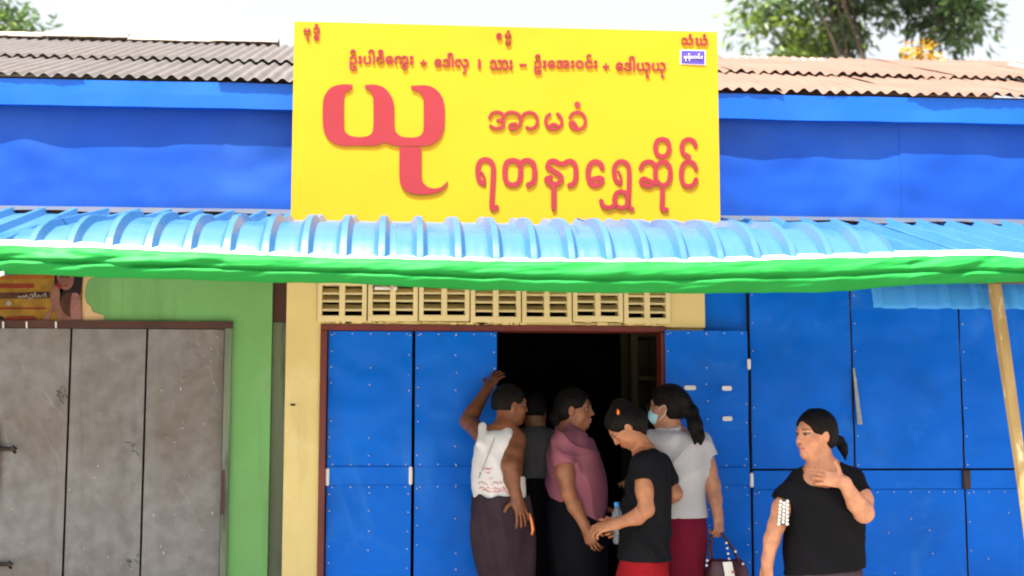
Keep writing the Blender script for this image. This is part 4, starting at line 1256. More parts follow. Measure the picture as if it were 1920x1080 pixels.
def legs(sc, cx, cy, hipz, r=.075, sep=.085, face=(0, 1), ground=None):
    gz = PV if ground is None else ground
    fx, fy = face; n = math.hypot(fx, fy); fx /= n; fy /= n
    for q in (-1, 1):
        ox, oy = -fy * sep * q, fx * sep * q
        hip = Vector((cx + ox, cy + oy, hipz)); knee = Vector((cx + ox + fx * .015, cy + oy + fy * .015, gz + (hipz - gz) * .52)); ank = Vector((cx + ox - fx * .01, cy + oy - fy * .01, gz + .08))
        sc.cone(hip, knee, r, .052, .03); sc.cone(knee, knee + (ank - knee) * .35, .052, .052, .02); sc.cone(knee + (ank - knee) * .35, ank, .052, .036, .02)
        sc.ell(ank + Vector((-fx * .01, -fy * .01, -.04)), (.04, .032, .04), ((fx, fy, 0), (-fy, fx, 0), (0, 0, 1)), .02)
        sc.ell(ank + Vector((fx * .085, fy * .085, -.045)), (.115, .042, .034), ((fx, fy, 0), (-fy, fx, 0), (0, 0, 1)), .02)
        for t in range(5):
            s2 = (t - 2) * .016
            sc.ell(ank + Vector((fx * (.195 - .012 * abs(t - 1)) - fy * s2, fy * (.195 - .012 * abs(t - 1)) + fx * s2, -.066)), (.018, .009, .011), ((fx, fy, 0), (-fy, fx, 0), (0, 0, 1)), .006)

def sandal_pair(parent, cx, cy, sep, face, mat):
    fx, fy = face; n = math.hypot(fx, fy); fx /= n; fy /= n
    for q in (-1, 1):
        b = MB(); ring = []
        for a in range(18):
            an = a * math.tau / 18
            u = .14 * math.cos(an) + .075; v = .052 * math.sin(an) * (1 + .15 * math.cos(an))
            ox, oy = -fy * (sep * q + v), fx * (sep * q + v)
            ring.append((cx + fx * u + ox, cy + fy * u + oy))
        b.add([(x, y, PV + .003) for x, y in ring] + [(x, y, PV + .018) for x, y in ring], [(i, (i + 1) % 18, 18 + (i + 1) % 18, 18 + i) for i in range(18)] + [tuple(range(18, 36)), tuple(range(17, -1, -1))])
        b.build('sandal', mat, parent)

def smooth3(P, n=6):
    out = []; m = len(P)
    for i in range(m - 1):
        p0, p1, p2, p3 = P[max(i - 1, 0)], P[i], P[i + 1], P[min(i + 2, m - 1)]
        for k in range(n):
            t = k / n
            out.append(.5 * ((2 * p1) + (p2 - p0) * t + (2 * p0 - 5 * p1 + 4 * p2 - p3) * t * t + (3 * p1 - p0 - 3 * p2 + p3) * t ** 3))
    out.append(P[-1])
    return out

from mathutils import kdtree
M_strand = mk('hair_strands', (.010, .008, .0075), (.018, .013, .011), 40, .4, spec=.22)
def strands(hair, target, n=420, steps=5, step=.018, r=.0013, seed=1, fly=.0025):
    """loose strands combed over the hair towards the point where it is gathered"""
    rnd = random.Random(seed); me = hair.data; W = WORLDPOS[hair.name]
    kd = kdtree.KDTree(len(me.vertices))
    for i, v in enumerate(me.vertices): kd.insert(v.co, i)
    kd.balance(); b = MB(); tgt = Vector(target) - W
    for _ in range(n):
        v = me.vertices[rnd.randrange(len(me.vertices))]
        p = v.co.copy(); nn = v.normal.copy(); pts = []
        lift = rnd.random() ** 3 * fly * 3
        for k in range(steps):
            pts.append(p + nn * (.0008 + lift * k / steps) + W)
            d = tgt - p
            if d.length < .015: break
            d = (d - nn * d.dot(nn)).normalized() + Vector((rnd.gauss(0, .12), rnd.gauss(0, .12), rnd.gauss(0, .12)))
            co, i, _d = kd.find(p + d * step); p = co.copy(); nn = me.vertices[i].normal.copy()
        if len(pts) > 2: b.tube(pts, [r] + [r * 1.2] * (len(pts) - 2) + [r * .3], 3, cap=False)
    return b.build('strands', M_strand, hair, smooth=True, kind='stuff')
# ================================================================== PEOPLE
H = .0047
# ---- man in white tank top leaning on the door
Y = -.32
sk = (.17, .062, .027)
T = [(802, 925, 960, .05), (812, 905, 976, .085), (828, 894, 985, .105), (850, 889, 985, .115), (880, 885, 982, .115), (910, 885, 984, .11), (932, 888, 986, .105), (965, 886, 993, .115)]
hd = Head(pix(958, 760, Y + .03), (.93, .30, -.08), .90)
B = Sculpt()
B.loft(rings_px(T, Y), infl=-.007)
neck = pix(946, 806, Y - .005)
hd.build(B, neck, .058, male=True)
B.cone(neck, pix(908, 815, Y), .05, .045, .03); B.cone(neck, pix(965, 822, Y - .02), .05, .05, .03)
arm = limb([(906, 818, .01, .048), (878, 790, .15, .043), (886, 774, .17, .041), (914, 729, .23, .028)], Y); B.chain(arm, .02)
hand(B, arm[-1][0], (pix(929, 706, -.06) - arm[-1][0]), (.5, .75, -.2), 1, curl=(.2, .35, .3), size=.9)
arm = limb([(964, 824, -.02, .055), (961, 850, -.08, .048), (956, 873, -.13, .041), (960, 898, -.12, .038), (968, 930, -.125, .030)], Y); B.chain(arm, .025)
hand(B, arm[-1][0], (.30, -.06, -1), (-.5, .85, .1), -1, curl=(.15, .25, .2), size=1.0, thumb=(.35, .9, .2))
P = pix(940, 1000, Y); legs(B, P.x, P.y, P.z, .072, .06, (.5, .85), PV + .018)
man = sculpt_obj('person', B, SKIN('man'), None, H, color=hd.paint(sk, lips=(.2, .06, .045)))
tag(man, 'man in white tank top and dark longyi leaning one arm on the blue door leaf', 'person')
C = Sculpt(); hd.hair_cap(C, .009, low=-.035, fringe=.080)
strands(sculpt_obj('hair', C, M_hair, man, .005), hd.p(0, -.06, .13), seed=3)
C = Sculpt(); C.loft([r for r in rings_px(T, Y)], infl=.003)
C.cone(pix(905, 799, Y - .03), pix(900, 830, Y - .07), .022, .03, .03); C.cone(pix(957, 801, Y - .03), pix(945, 830, Y - .08), .024, .03, .03)
C.ell(pix(984, 846, Y - .05), (.094, .5, .135), None, .01, 's'); C.ell(pix(880, 812, Y), (.045, .5, .075), None, .01, 's'); C.ell(pix(931, 788, Y - .02), (.056, .5, .047), None, .012, 's')
C.fold(.0055, 1.0, 44, (.9, .5, .55)); C.plane(pix(940, 942, Y), (.03, 0, -1))
sculpt_obj('tank_top', C, cloth('white_cotton', (.60, .60, .61), (.55, .55, .56)), man, H)
LG = [(930, 889, 986, .112), (960, 885, 993, .127), (1000, 887, 1000, .132), (1040, 893, 1000, .13), (1080, 902, 998, .13), (1160, 912, 992, .125), (1245, 914, 992, .13)]
C = Sculpt(); C.loft(rings_px(LG, Y), infl=.013); C.fold(0.0170, 2.0, 40, (1, .5, .12), 2.5)
sculpt_obj('longyi', C, cloth('dark_longyi', (.040, .026, .034), (.028, .018, .025)), man, .0065)
sandal_pair(man, P.x, P.y, .06, (.5, .85), M_iron)
# red hand-lettering printed on the vest
M_print = mk('red_print', (.55, .08, .1), (.6, .2, .2), 30, .8)
b = MB(); rnd = random.Random(4)
for (x0, x1, y) in ((898, 918, 878), (897, 916, 885), (914, 921, 896), (895, 938, 905), (897, 948, 914), (903, 950, 920)):
    x = x0
    while x < x1:
        w = rnd.uniform(2, 5); a = pix(x, y + rnd.uniform(-2, 2), Y); e = pix(min(x1, x + w), y + rnd.uniform(-2.5, 2.5), Y)
        def surf(p):
            q = [r for r in rings_px(T, Y)]; q.sort()
            zs = [r[0] for r in q]; cx = np.interp(p.z, zs, [r[1] for r in q]); aa = np.interp(p.z, zs, [r[3] for r in q]) + .006; bb = np.interp(p.z, zs, [r[4] for r in q]) + .007
            k = max(0, 1 - ((p.x - cx) / aa) ** 2)
            return Vector((p.x, Y - bb * math.sqrt(k), p.z))
        b.tube([surf(a), surf((a + e) / 2 + Vector((0, 0, rnd.uniform(-.006, .006)))), surf(e)], .0022, 4)
        x += w + rnd.uniform(.5, 2)
b.build('shirt_print', M_print, man)
# sling cord across the back
b = MB(); b.tube([surf(pix(925 - 29 * t, 820 + 75 * t, Y)) + Vector((0, -.004, 0)) for t in np.linspace(0, 1, 12)], .0026, 6)
cord = b.build('sling_cord', mk('grey_cord', (.3, .3, .31), None, rough=.8), None, smooth=True)
tag(cord, 'thin grey cord slung across the back of the white tank top', 'cord')
b = MB(); pp = [pix(992, 962, Y - .1), pix(996, 975, Y - .1), pix(999, 992, Y - .1), pix(997, 1003, Y - .095)]
b.tube(pp, [.006, .008, .009, .006], 6)
o = b.build('orange_strap', mk('orange_plastic', (.75, .22, .06), None, rough=.5), None, smooth=True)
tag(o, 'short curved orange strap hanging from the hand on the man\'s hip', 'strap')

# ---- person in grey shirt inside the doorway
Y = .30
T = [(795, 990, 1016, .05), (806, 978, 1028, .085), (822, 969, 1037, .11), (860, 970, 1036, .12), (900, 972, 1034, .12), (940, 972, 1034, .12)]
hd = Head(pix(1003, 770, Y), (.35, .9, -.1), .88)
B = Sculpt(); B.loft(rings_px(T, Y), infl=-.008); neck = pix(1003, 800, Y); hd.build(B, neck, .054, True)
for q, e in ((-1, 966), (1, 1040)):
    a_ = limb([(1003 + q * 27, 825, 0, .05), (e, 885, .03, .04), (e - q * 4, 940, -.03, .028)], Y); B.chain(a_, .02); hand(B, a_[-1][0], (0, 0, -1), (-q, 0, 0), q, size=.9)
P = pix(1003, 960, Y); legs(B, P.x, P.y, P.z, .085, .08, (.35, .9), PV + .048)
inn = sculpt_obj('person', B, SKIN('inn'), None, .0075, color=hd.paint((.22, .1, .055)))
tag(inn, 'person in dark grey shirt inside the doorway, seen behind the man', 'person')
C = Sculpt(); hd.hair_cap(C, .011, low=-.04); sculpt_obj('hair', C, M_hair, inn, .007)
C = Sculpt()
for q, e in ((-1, 966), (1, 1040)): C.cone(pix(1003 + q * 26, 824, Y), pix(e, 868, Y + .02), .062, .06, .02); C.halfcut(pix(e, 866, Y), (0, 0, -1), pix(e, 890, Y), .1)
C.loft(rings_px(T, Y), k=.03, infl=.004)
C.ell(pix(1003, 794, Y), (.05, .06, .035), None, .01, 's'); C.fold(.004, 5, 45); C.plane(pix(1000, 903, Y), (0, 0, -1))
sculpt_obj('shirt', C, cloth('charcoal_cotton', (.10, .10, .105), (.08, .08, .085)), inn, .007)
C = Sculpt(); C.loft(rings_px([(895, 973, 1034, .12), (960, 972, 1036, .13), (1060, 974, 1034, .13), (1200, 978, 1030, .13)], Y), infl=.008); C.fold(.006, 7, 40, (1, .5, .1), 2.5)
sculpt_obj('skirt', C, cloth('black_cotton', (.004, .004, .005), (.003, .003, .004)), inn, .0075)

# ---- woman in mauve shirt
Y = -.20
T = [(798, 1052, 1086, .055), (808, 1044, 1096, .10), (822, 1036, 1108, .145), (842, 1030, 1118, .165), (870, 1027, 1128, .17), (900, 1027, 1136, .17), (940, 1029, 1138, .168), (985, 1033, 1134, .165)]
hd = Head(pix(1079, 768, Y), (.95, -.30, -.03), .93)
B = Sculpt(); B.loft(rings_px(T, Y), infl=-.009); neck = pix(1068, 808, Y); hd.build(B, neck, .056)
B.cone(neck, pix(1058, 826, Y - .11), .05, .045, .03); B.cone(neck, pix(1058, 826, Y + .11), .05, .045, .03)
a_ = limb([(1057, 836, -.13, .054), (1060, 885, -.165, .045), (1066, 925, -.18, .038), (1078, 950, -.185, .036), (1099, 990, -.185, .026)], Y); B.chain(a_, .025)
hand(B, a_[-1][0], (.35, -.03, -1), (.5, .85, .3), 1, curl=(.35, .55, .45), size=.92)
a_ = limb([(1065, 836, .14, .055), (1085, 910, .17, .043), (1120, 950, .12, .028)], Y); B.chain(a_, .025); hand(B, a_[-1][0], (.9, -.2, -.2), (0, 0, -1), 1, size=.9)
P = pix(1080, 1020, Y); legs(B, P.x, P.y, P.z, .072, .065, (1, -.1), PV + .018)
mauve = sculpt_obj('person', B, SKIN('mauve'), None, H, color=hd.paint((.28, .112, .055)))
tag(mauve, 'woman in mauve short-sleeved shirt standing in profile in the doorway', 'person')
C = Sculpt(); hd.hair_cap(C, .013, low=-.075, fringe=.080)
C.chain([(hd.p(0, -.095, -.02), .035), (hd.p(0, -.115, -.05), .034), (hd.p(0, -.1, -.09), .026)], .02)
strands(sculpt_obj('hair', C, M_hair, mauve, .005), hd.p(0, -.12, -.04), seed=5)
C = Sculpt()
C.cone(pix(1057, 832, Y - .12), pix(1061, 882, Y - .165), .070, .066, .03); C.halfcut(pix(1060, 872, Y - .16), (.1, -.3, -1), pix(1061, 890, Y - .18), .085)
C.cone(pix(1062, 832, Y + .12), pix(1075, 880, Y + .16), .068, .064, .03)
C.loft(rings_px(T, Y), k=.03, infl=.005)
C.cone(neck, pix(1058, 828, Y - .11), .05, .052, .03); C.cone(neck, pix(1058, 828, Y + .11), .05, .052, .03)
C.ell(pix(1088, 804, Y), (.075, .085, .072), None, .012, 's'); C.fold(0.0132, 3.3, 36, (.7, .4, .8)); C.plane(pix(1080, 957, Y), (-.5, 0, -1))
sculpt_obj('shirt', C, cloth('mauve_cotton', (.28, .098, .135), (.24, .082, .115), stains=[((.4, .2, .25), 60, .68, .74, .7)]), mauve, H)
C = Sculpt(); C.loft(rings_px([(915, 1030, 1134, .165), (960, 1026, 1138, .17), (1010, 1026, 1140, .175), (1080, 1034, 1138, .17), (1180, 1040, 1130, .165), (1250, 1040, 1132, .165)], Y), infl=.002); C.fold(.006, 4, 40, (1, .5, .1), 2.5)
sculpt_obj('skirt', C, cloth('navy_black_cotton', (.004, .004, .007), (.003, .003, .005)), mauve, .0065)
sandal_pair(mauve, P.x, P.y, .065, (1, -.1), M_iron)
b = MB(); 
for q in (-1, 1): b.tube([hd.p(q * .052, -.03, -.10), hd.p(q * .05, .01, -.125), hd.p(q * .02, .045, -.15), hd.p(0, .05, -.158)], .0022, 5)
b.build('necklace', mk('gold', (.7, .42, .1), None, rough=.3, metal=1.0), mauve, smooth=True)

# ---- woman in grey tee, face mask and ponytail, back to camera
Y = -.42
T = [(806, 1236, 1276, .055), (813, 1222, 1298, .085), (824, 1208, 1320, .105), (845, 1205, 1328, .115), (880, 1208, 1328, .115), (910, 1214, 1322, .11), (940, 1214, 1322, .118), (975, 1212, 1327, .132)]
hd = Head(pix(1250, 764, Y), (-.84, .50, -.04), .93)
B = Sculpt(); B.loft(rings_px(T, Y), infl=-.010); neck = pix(1262, 812, Y); hd.build(B, neck, .05)
B.cone(neck, pix(1225, 824, Y), .045, .04, .03); B.cone(neck, pix(1308, 826, Y), .045, .042, .03)
a_ = limb([(1317, 834, 0, .05), (1328, 880, -.01, .043), (1336, 910, -.02, .040), (1341, 935, -.035, .035), (1346, 966, -.05, .025)], Y); B.chain(a_, .02)
hp = a_[-1][0]
hand(B, hp, (.05, -.05, -1), (-.55, .8, 0), 1, curl=(.75, 1.2, .8), size=.93, thumb=(.8, .35, .5))
a_ = limb([(1212, 834, .0, .05), (1200, 900, .06, .040), (1190, 905, .28, .026)], Y); B.chain(a_, .02); hand(B, a_[-1][0], (-.2, 1, .1), (0, 0, -1), 1, size=.9)
P = pix(1270, 1020, Y); legs(B, P.x, P.y, P.z, .072, .06, (-.3, 1), PV + .018)
tee = sculpt_obj('person', B, SKIN('tee'), None, H, color=hd.paint((.36, .165, .098)))
tag(tee, 'woman in light grey tee with face mask and long ponytail, back turned', 'person')
C = Sculpt(); hd.hair_cap(C, .014, low=-.07, fringe=.076, bulk=1.3)
C.ell(hd.p(0, -.10, .03), (.04, .04, .045), None, .02)
C.chain([(pix(1284, 752, Y - .02), .03), (pix(1296, 772, Y - .06), .036), (pix(1304, 796, Y - .09), .036), (pix(1311, 818, Y - .11), .026), (pix(1314, 833, Y - .115), .008)], .02)
C.chain([(pix(1290, 765, Y - .05), .022), (pix(1299, 800, Y - .1), .022), (pix(1303, 832, Y - .12), .006)], .012)
C.fold(.0035, 8, 130, (1, .8, .1), 3)
strands(sculpt_obj('hair', C, M_hair, tee, .005), pix(1290, 765, Y - .03), seed=3)
C = Sculpt(); hd.e(C, (0, .042, -.045), (.067, .068, .058), .01); C.plane(hd.p(0, .022, 0), -hd.F + hd.U * .25); C.fold(.0015, 3, 120, (0, 0, 1)); C.plane(hd.p(0, .1, -.004), hd.U + hd.F * .12)
sculpt_obj('face_mask', C, cloth('pale_blue_mask', (.32, .62, .72), (.28, .56, .68)), tee, .005)
b = MB()
for q in (-1, 1):
    b.tube([hd.p(q * .064, .03, -.02), hd.p(q * .08, .0, .01), hd.p(q * .08, -.03, .0)], .0018, 5); b.tube([hd.p(q * .06, .03, -.075), hd.p(q * .078, -.01, -.045), hd.p(q * .08, -.03, -.01)], .0018, 5)
b.build('mask_loops', M_white, tee, smooth=True)
b = MB()
for q in (-1, 1):
    b.tube([hd.p(q * .062, .085, .014), hd.p(q * .078, .05, .014), hd.p(q * .082, -.012, .01)], .0022, 5)
    b.tube([hd.p(q * .032 + .027 * math.cos(a), .098, .004 + .019 * math.sin(a)) for a in np.linspace(0, math.tau, 16)], .0018, 5)
b.build('glasses', M_iron, tee, smooth=True)
C = Sculpt()
C.cone(pix(1314, 831, Y), pix(1331, 872, Y - .01), .062, .056, .03); C.halfcut(pix(1328, 851, Y), (.25, 0, -1), pix(1333, 880, Y), .085)
C.cone(pix(1214, 831, Y), pix(1204, 880, Y + .04), .062, .058, .03)
C.loft(rings_px(T, Y), k=.03, infl=.005)
C.cone(neck, pix(1225, 826, Y), .046, .048, .03); C.cone(neck, pix(1308, 828, Y), .046, .05, .03)
C.ell(pix(1258, 802, Y + .02), (.052, .075, .036), None, .012, 's'); C.fold(0.0139, 6.1, 34, (.5, .4, .9)); C.plane(pix(1270, 970, Y), (0, 0, -1))
sculpt_obj('shirt', C, cloth('pale_grey_cotton', (.44, .44, .46), (.39, .39, .42)), tee, H)
C = Sculpt(); C.loft(rings_px([(963, 1218, 1320, .118), (1000, 1214, 1324, .14), (1060, 1218, 1320, .145), (1150, 1224, 1314, .14), (1250, 1226, 1314, .14)], Y), infl=.004); C.fold(.005, 9, 40, (1, .5, .1), 2.5)
sculpt_obj('skirt', C, cloth('maroon_cotton', (.125, .006, .022), (.10, .004, .016)), tee, .0065)
sandal_pair(tee, P.x, P.y, .06, (-.3, 1), M_iron)

# ---- woman in black shirt, head bowed
Y = -.66
T = [(838, 1196, 1224, .06), (846, 1188, 1236, .11), (860, 1184, 1246, .145), (885, 1180, 1254, .155), (920, 1174, 1257, .155), (960, 1168, 1257, .15), (1000, 1165, 1255, .152), (1055, 1162, 1253, .158)]
hd = Head(pix(1172, 801, Y), (-.64, .10, -.76), .90, up=(-.5, 0, 1))
B = Sculpt(); B.loft(rings_px(T, Y), infl=-.010); neck = pix(1209, 848, Y); hd.build(B, neck, .050)
B.cone(neck, pix(1210, 862, Y - .1), .045, .04, .03); B.cone(neck, pix(1218, 862, Y + .1), .045, .04, .03)
a_ = limb([(1205, 875, -.12, .048), (1208, 920, -.15, .041), (1212, 955, -.16, .037), (1195, 969, -.17, .036), (1153, 983, -.15, .025)], Y); B.chain(a_, .025)
hw = a_[-1][0]
hand(B, hw, (-1, .1, -.22), (.1, .6, -.75), -1, curl=(.45, .75, .6), size=.92)
a_ = limb([(1236, 872, .11, .05), (1264, 925, .06, .041), (1232, 955, .19, .030), (1165, 985, .20, .026)], Y); B.chain(a_, .02)
hand(B, a_[-1][0], (-.8, -.1, -.3), (0, -1, 0), 1, curl=(.8, .9, .6), size=.9)
P = pix(1205, 1080, Y); legs(B, P.x, P.y, P.z, .072, .06, (-1, .1), PV + .018)
bow = sculpt_obj('person', B, SKIN('bow'), None, H, color=hd.paint((.36, .15, .072)))
tag(bow, 'woman in black shirt and red skirt bowing her head and reaching forward', 'person')
C = Sculpt(); hd.hair_cap(C, .014, low=-.075, fringe=.076)
C.ell(pix(1162, 762, Y), (.046, .05, .040), None, .02); C.ell(pix(1194, 786, Y), (.052, .062, .052), None, .03); C.ell(pix(1200, 808, Y + .01), (.036, .055, .045), None, .03); C.fold(.003, 2.5, 120, (1, .8, .3), 2)
strands(sculpt_obj('hair', C, M_hair, bow, .005), pix(1178, 768, Y), seed=3)
b = MB(); p = pix(1158, 772, Y - .085); b.tube([p + Vector((0, 0, .012)), p + Vector((.003, -.004, 0)), p + Vector((.002, 0, -.014))], [.005, .008, .005], 8)
b.build('hair_clip', mk('orange_clip', (.85, .16, .02), None, rough=.3), bow, smooth=True)
C = Sculpt()
C.cone(pix(1206, 872, Y - .11), pix(1209, 915, Y - .15), .066, .060, .03); C.halfcut(pix(1207, 899, Y - .15), (-.1, -.2, -1), pix(1210, 920, Y - .16), .085)
C.cone(pix(1236, 870, Y + .1), pix(1252, 900, Y + .08), .062, .058, .03)
C.loft(rings_px(T, Y), k=.03, infl=.005)
C.ell(pix(1196, 842, Y), (.072, .10, .060), None, .012, 's'); C.fold(0.0132, 4.2, 36, (.6, .4, .8)); C.plane(pix(1205, 1050, Y), (.0, 0, -1))
sculpt_obj('shirt', C, cloth('black_jersey', (.007, .0075, .010), (.005, .006, .008)), bow, H)
C = Sculpt(); C.loft(rings_px([(1045, 1165, 1250, .145), (1080, 1157, 1251, .165), (1150, 1160, 1246, .16), (1290, 1164, 1244, .165)], Y), infl=.003); C.fold(.005, 2, 40, (1, .5, .1), 2.5)
sculpt_obj('skirt', C, cloth('red_cotton', (.26, .008, .014), (.2, .006, .01)), bow, .0065)
sandal_pair(bow, P.x, P.y, .06, (-1, .1), M_iron)
b = MB()
for q in (-1, 1): b.tube([neck + Vector((.02, q * .055, .02)), neck + Vector((-.02, q * .05, 0)), neck + Vector((-.055, q * .03, -.02))], .0025, 5)
b.build('necklace', MATS['gold'], bow, smooth=True)

# ---- woman at right, hand on chest
Y = -1.0
T = [(866, 1514, 1570, .055), (878, 1504, 1588, .08), (892, 1488, 1606, .10), (912, 1476, 1618, .118), (945, 1474, 1621, .125), (985, 1477, 1618, .13), (1030, 1471, 1619, .138), (1085, 1473, 1618, .14)]
hd = Head(pix(1527, 816, Y), (-.92, -.38, -.05), 1.0)
B = Sculpt(); B.loft(rings_px(T, Y), infl=-.010); neck = pix(1541, 872, Y - .01); hd.build(B, neck, .054)
B.cone(neck, pix(1498, 904, Y), .046, .034, .03); B.cone(neck, pix(1596, 894, Y), .048, .045, .03)
a_ = limb([(1490, 917, 0, .045), (1466, 952, -.01, .045), (1456, 985, -.02, .039), (1447, 1012, -.03, .036), (1439, 1052, -.05, .028)], Y); B.chain(a_, .022)
hand(B, a_[-1][0], (-.02, -.08, -1), (.9, .35, 0), -1, curl=(.35, .5, .4), size=.98)
a_ = limb([(1603, 908, 0, .058), (1616, 938, -.07, .052), (1620, 962, -.13, .045), (1606, 944, -.16, .043), (1582, 904, -.19, .029)], Y); B.chain(a_, .02)
wr = a_[-1][0]
hand(B, wr, (pix(1538, 893, Y - .15) - wr), (0, 1, -.1), -1, curl=(.25, .35, .3), size=.98, spread=.10, thumb=(.45, .9, .0))
P = pix(1545, 1100, Y); legs(B, P.x, P.y, P.z, .09, .09, (-.35, -1), PV + .018)
lady = sculpt_obj('person', B, SKIN('lady'), None, H, color=hd.paint((.50, .225, .125), lips=(.45, .14, .11)))
tag(lady, 'woman in black top with one hand raised to her chest, looking left', 'person')
C = Sculpt(); hd.hair_cap(C, .012, low=-.08, fringe=.088, bulk=1.1)
C.chain([(hd.p(.0, -.10, -.02), .028), (pix(1573, 826, Y + .05), .026)], .02)
C.chain([(pix(1573, 826, Y + .05), .022), (pix(1580, 838, Y + .04), .021), (pix(1584, 850, Y + .03), .014), (pix(1585, 862, Y + .02), .005)], .01)
C.fold(.003, 7, 130, (1, .8, .3), 2)
strands(sculpt_obj('hair', C, M_hair, lady, .005), pix(1575, 828, Y + .05), seed=4)
C = Sculpt()
C.cone(pix(1487, 916, Y), pix(1464, 950, Y - .01), .057, .062, .03); C.halfcut(pix(1464, 934, Y), (-.36, 0, -1), pix(1458, 958, Y), .095)
C.cone(pix(1600, 908, Y), pix(1618, 938, Y - .07), .060, .063, .03); C.halfcut(pix(1620, 922, Y - .06), (.35, -.5, -1), pix(1628, 945, Y - .09), .085)
C.loft(rings_px(T, Y), k=.03, infl=.005)
C.cone(neck, pix(1492, 906, Y), .046, .046, .03); C.cone(neck, pix(1598, 896, Y), .049, .052, .03)
C.ell(pix(1541, 880, Y - .10), (.092, .14, .092), None, .012, 's'); C.ell(pix(1540, 866, Y), (.088, .1, .05), None, .012, 's')
C.fold(.0095, 3.7, 34, (.6, .4, .8)); C.plane(pix(1545, 1070, Y), (.08, 0, -1))
sculpt_obj('top', C, cloth('black_knit', (.006, .006, .008), (.0045, .0045, .006)), lady, H)
C = Sculpt(); C.loft(rings_px([(1066, 1476, 1614, .13), (1100, 1474, 1618, .14), (1160, 1476, 1616, .14)], Y), infl=.003)
gz = PV + .12
for q in (-1, 1): C.cone(pix(1545 + q * 33, 1130, Y), Vector((P.x + q * .085, Y, gz)), .098, .075, .05)
C.fold(.004, 5, 40); C.plane((0, 0, gz), (0, 0, -1))
sculpt_obj('trousers', C, mk('patterned_black', (.018, .015, .02), (.05, .03, .045), 60, .85), lady, .0065)
sandal_pair(lady, P.x, P.y, .09, (-.35, -1), M_iron)

# ------------------------------------------------------------------ things the people hold
# handbag
M_bag = mk('maroon_leather', (.055, .008, .016), (.04, .006, .012), 12, .38, bump=.2, bscale=90)
Yb = -.48
bag = thing('handbag', 'dark maroon leather handbag with white tag hanging from a hand', 'handbag', pix(1362, 1125, Yb))
C = Sculpt(); C.loft(rings_px([(1048, 1330, 1392, .03), (1062, 1324, 1400, .05), (1100, 1319, 1404, .065), (1135, 1318, 1405, .068)], Yb), rnd=.014); C.fold(.002, 3, 60)
sculpt_obj('bag_body', C, M_bag, bag, .005)
grip = hp + Vector((-.012, .018, -.072))
for k, (dy, x0, x1) in enumerate(((-.035, 1330, 1386), (.035, 1336, 1384))):
    A, E = pix(x0, 1052, Yb + dy), pix(x1, 1052, Yb + dy)
    pts = [Vector(p) for p in smooth3([A, A * .55 + grip * .45 + Vector((-.012, 0, .012)), grip + Vector((0, 0, .0)), E * .55 + grip * .45 + Vector((.012, 0, .012)), E])]
    b = MB(); b.tube(pts, .006, 7); b.build('handle', M_bag, bag, smooth=True)
M_bead = mk('pearl_beads', (.75, .72, .68), None, rough=.25)
def beads(name, pts, r, parent):
    b = MB()
    for p in pts:
        bm = bmesh.new(); bmesh.ops.create_icosphere(bm, subdivisions=1, radius=r)
        bm.verts.index_update(); b.add([Vector(v.co) + Vector(p) for v in bm.verts], [[v.index for v in f.verts] for f in bm.faces]); bm.free()
    return b.build(name, M_bead, parent, smooth=True)
for pt in [pix(1362 + 3.2 * k / 2, 1018 + 10 * k, Yb - .05 + .003 * k) for k in range(4)] + [pix(1379, 1034, Yb - .05), pix(1326, 1051, Yb - .045), pix(1325, 1060, Yb - .05), pix(1393, 1057, Yb - .05)]: beads('stud', [pt], .008, bag)
b = MB(); q = [pix(1355, 1054, Yb - .075), pix(1372, 1053, Yb - .075), pix(1380, 1092, Yb - .085), pix(1362, 1095, Yb - .085)]
b.add(q, [(0, 3, 2, 1)]); tg = b.build('paper_tag', M_white, bag, thick=.002)
b = MB(); b.box(pix(1364, 1066, Yb).x, pix(1371, 1066, Yb).x, Yb - .086, Yb - .0835, pix(1364, 1074, Yb - .08).z, pix(1364, 1071, Yb - .08).z); b.build('tag_print', M_letter, tg)
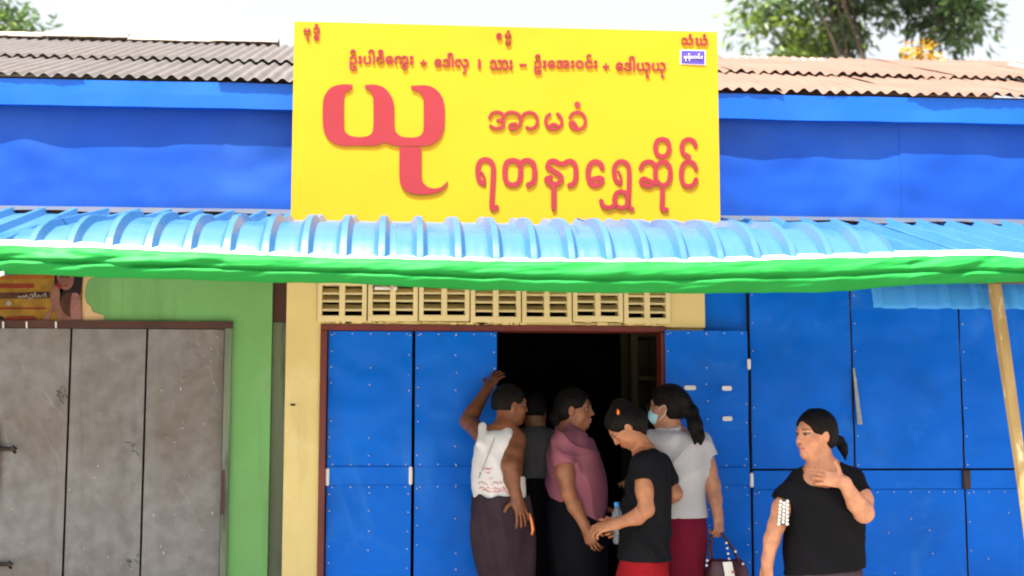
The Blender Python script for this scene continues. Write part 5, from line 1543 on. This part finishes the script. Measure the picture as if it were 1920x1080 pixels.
# water bottle
Ybt = -.50
bot = thing('water_bottle', 'clear plastic water bottle with blue cap beside the black-shirted woman', 'bottle', pix(1159, 1020, Ybt))
c0 = pix(1157, 948, Ybt); c1 = pix(1161, 1018, Ybt)
def lathe(name, prof, a, e, mat, parent, n=16):
    a, e = Vector(a), Vector(e); t = (e - a).normalized(); u = t.cross(Vector((0, 1, 0))).normalized(); v = t.cross(u)
    vs_ = [a + t * d + (u * math.cos(k * math.tau / n) + v * math.sin(k * math.tau / n)) * r for d, r in prof for k in range(n)]
    fs_ = [(j * n + k, j * n + (k + 1) % n, (j + 1) * n + (k + 1) % n, (j + 1) * n + k) for j in range(len(prof) - 1) for k in range(n)]
    fs_ += [tuple(range(n))[::-1], tuple((len(prof) - 1) * n + k for k in range(n))]
    return mesh_obj(name, vs_, fs_, mat, parent, True)
M_clear = mk('clear_plastic', (.82, .9, .95), None, rough=.08, transmission=.85)
lathe('body', [(0, .012), (.012, .013), (.035, .027), (.05, .031), (.09, .0315), (.095, .029), (.1, .0315), (.14, .0315), (.145, .029), (.15, .0315), (.185, .031), (.195, .025)], c0, c1, M_clear, bot)
lathe('cap', [(-.018, .0135), (-.016, .015), (.004, .015), (.006, .013)], c0, c1, mk('blue_cap', (.02, .3, .75), None, rough=.4), bot)
lathe('label_band', [(.085, .0325), (.125, .0325)], c0, c1, mk('label_blue', (.12, .35, .6), (.5, .6, .7), 40, .4), bot)
# beaded purse under the right-hand woman's arm
Yp = -1.09
purse = thing('beaded_purse', 'small silver beaded purse tucked under the elbow of the woman at right', 'purse', pix(1463, 982, Yp))
pts = []
for c in range(3):
    for k in range(7 - c % 2):
        pts.append(pix(1464 + 6.2 * c - .5 * k * (1.2 - c * .5), 940 + 7.0 * k + (3.6 if c == 1 else 0), Yp - .004 * c))
beads('beads', pts, .0098, purse)
b = MB(); q0, q1 = pix(1462, 937, Yp + .012), pix(1479, 984, Yp + .012); b.box(q0.x, q1.x, Yp + .008, Yp + .02, q1.z, q0.z, bev=.004); b.build('lining', M_iron, purse)
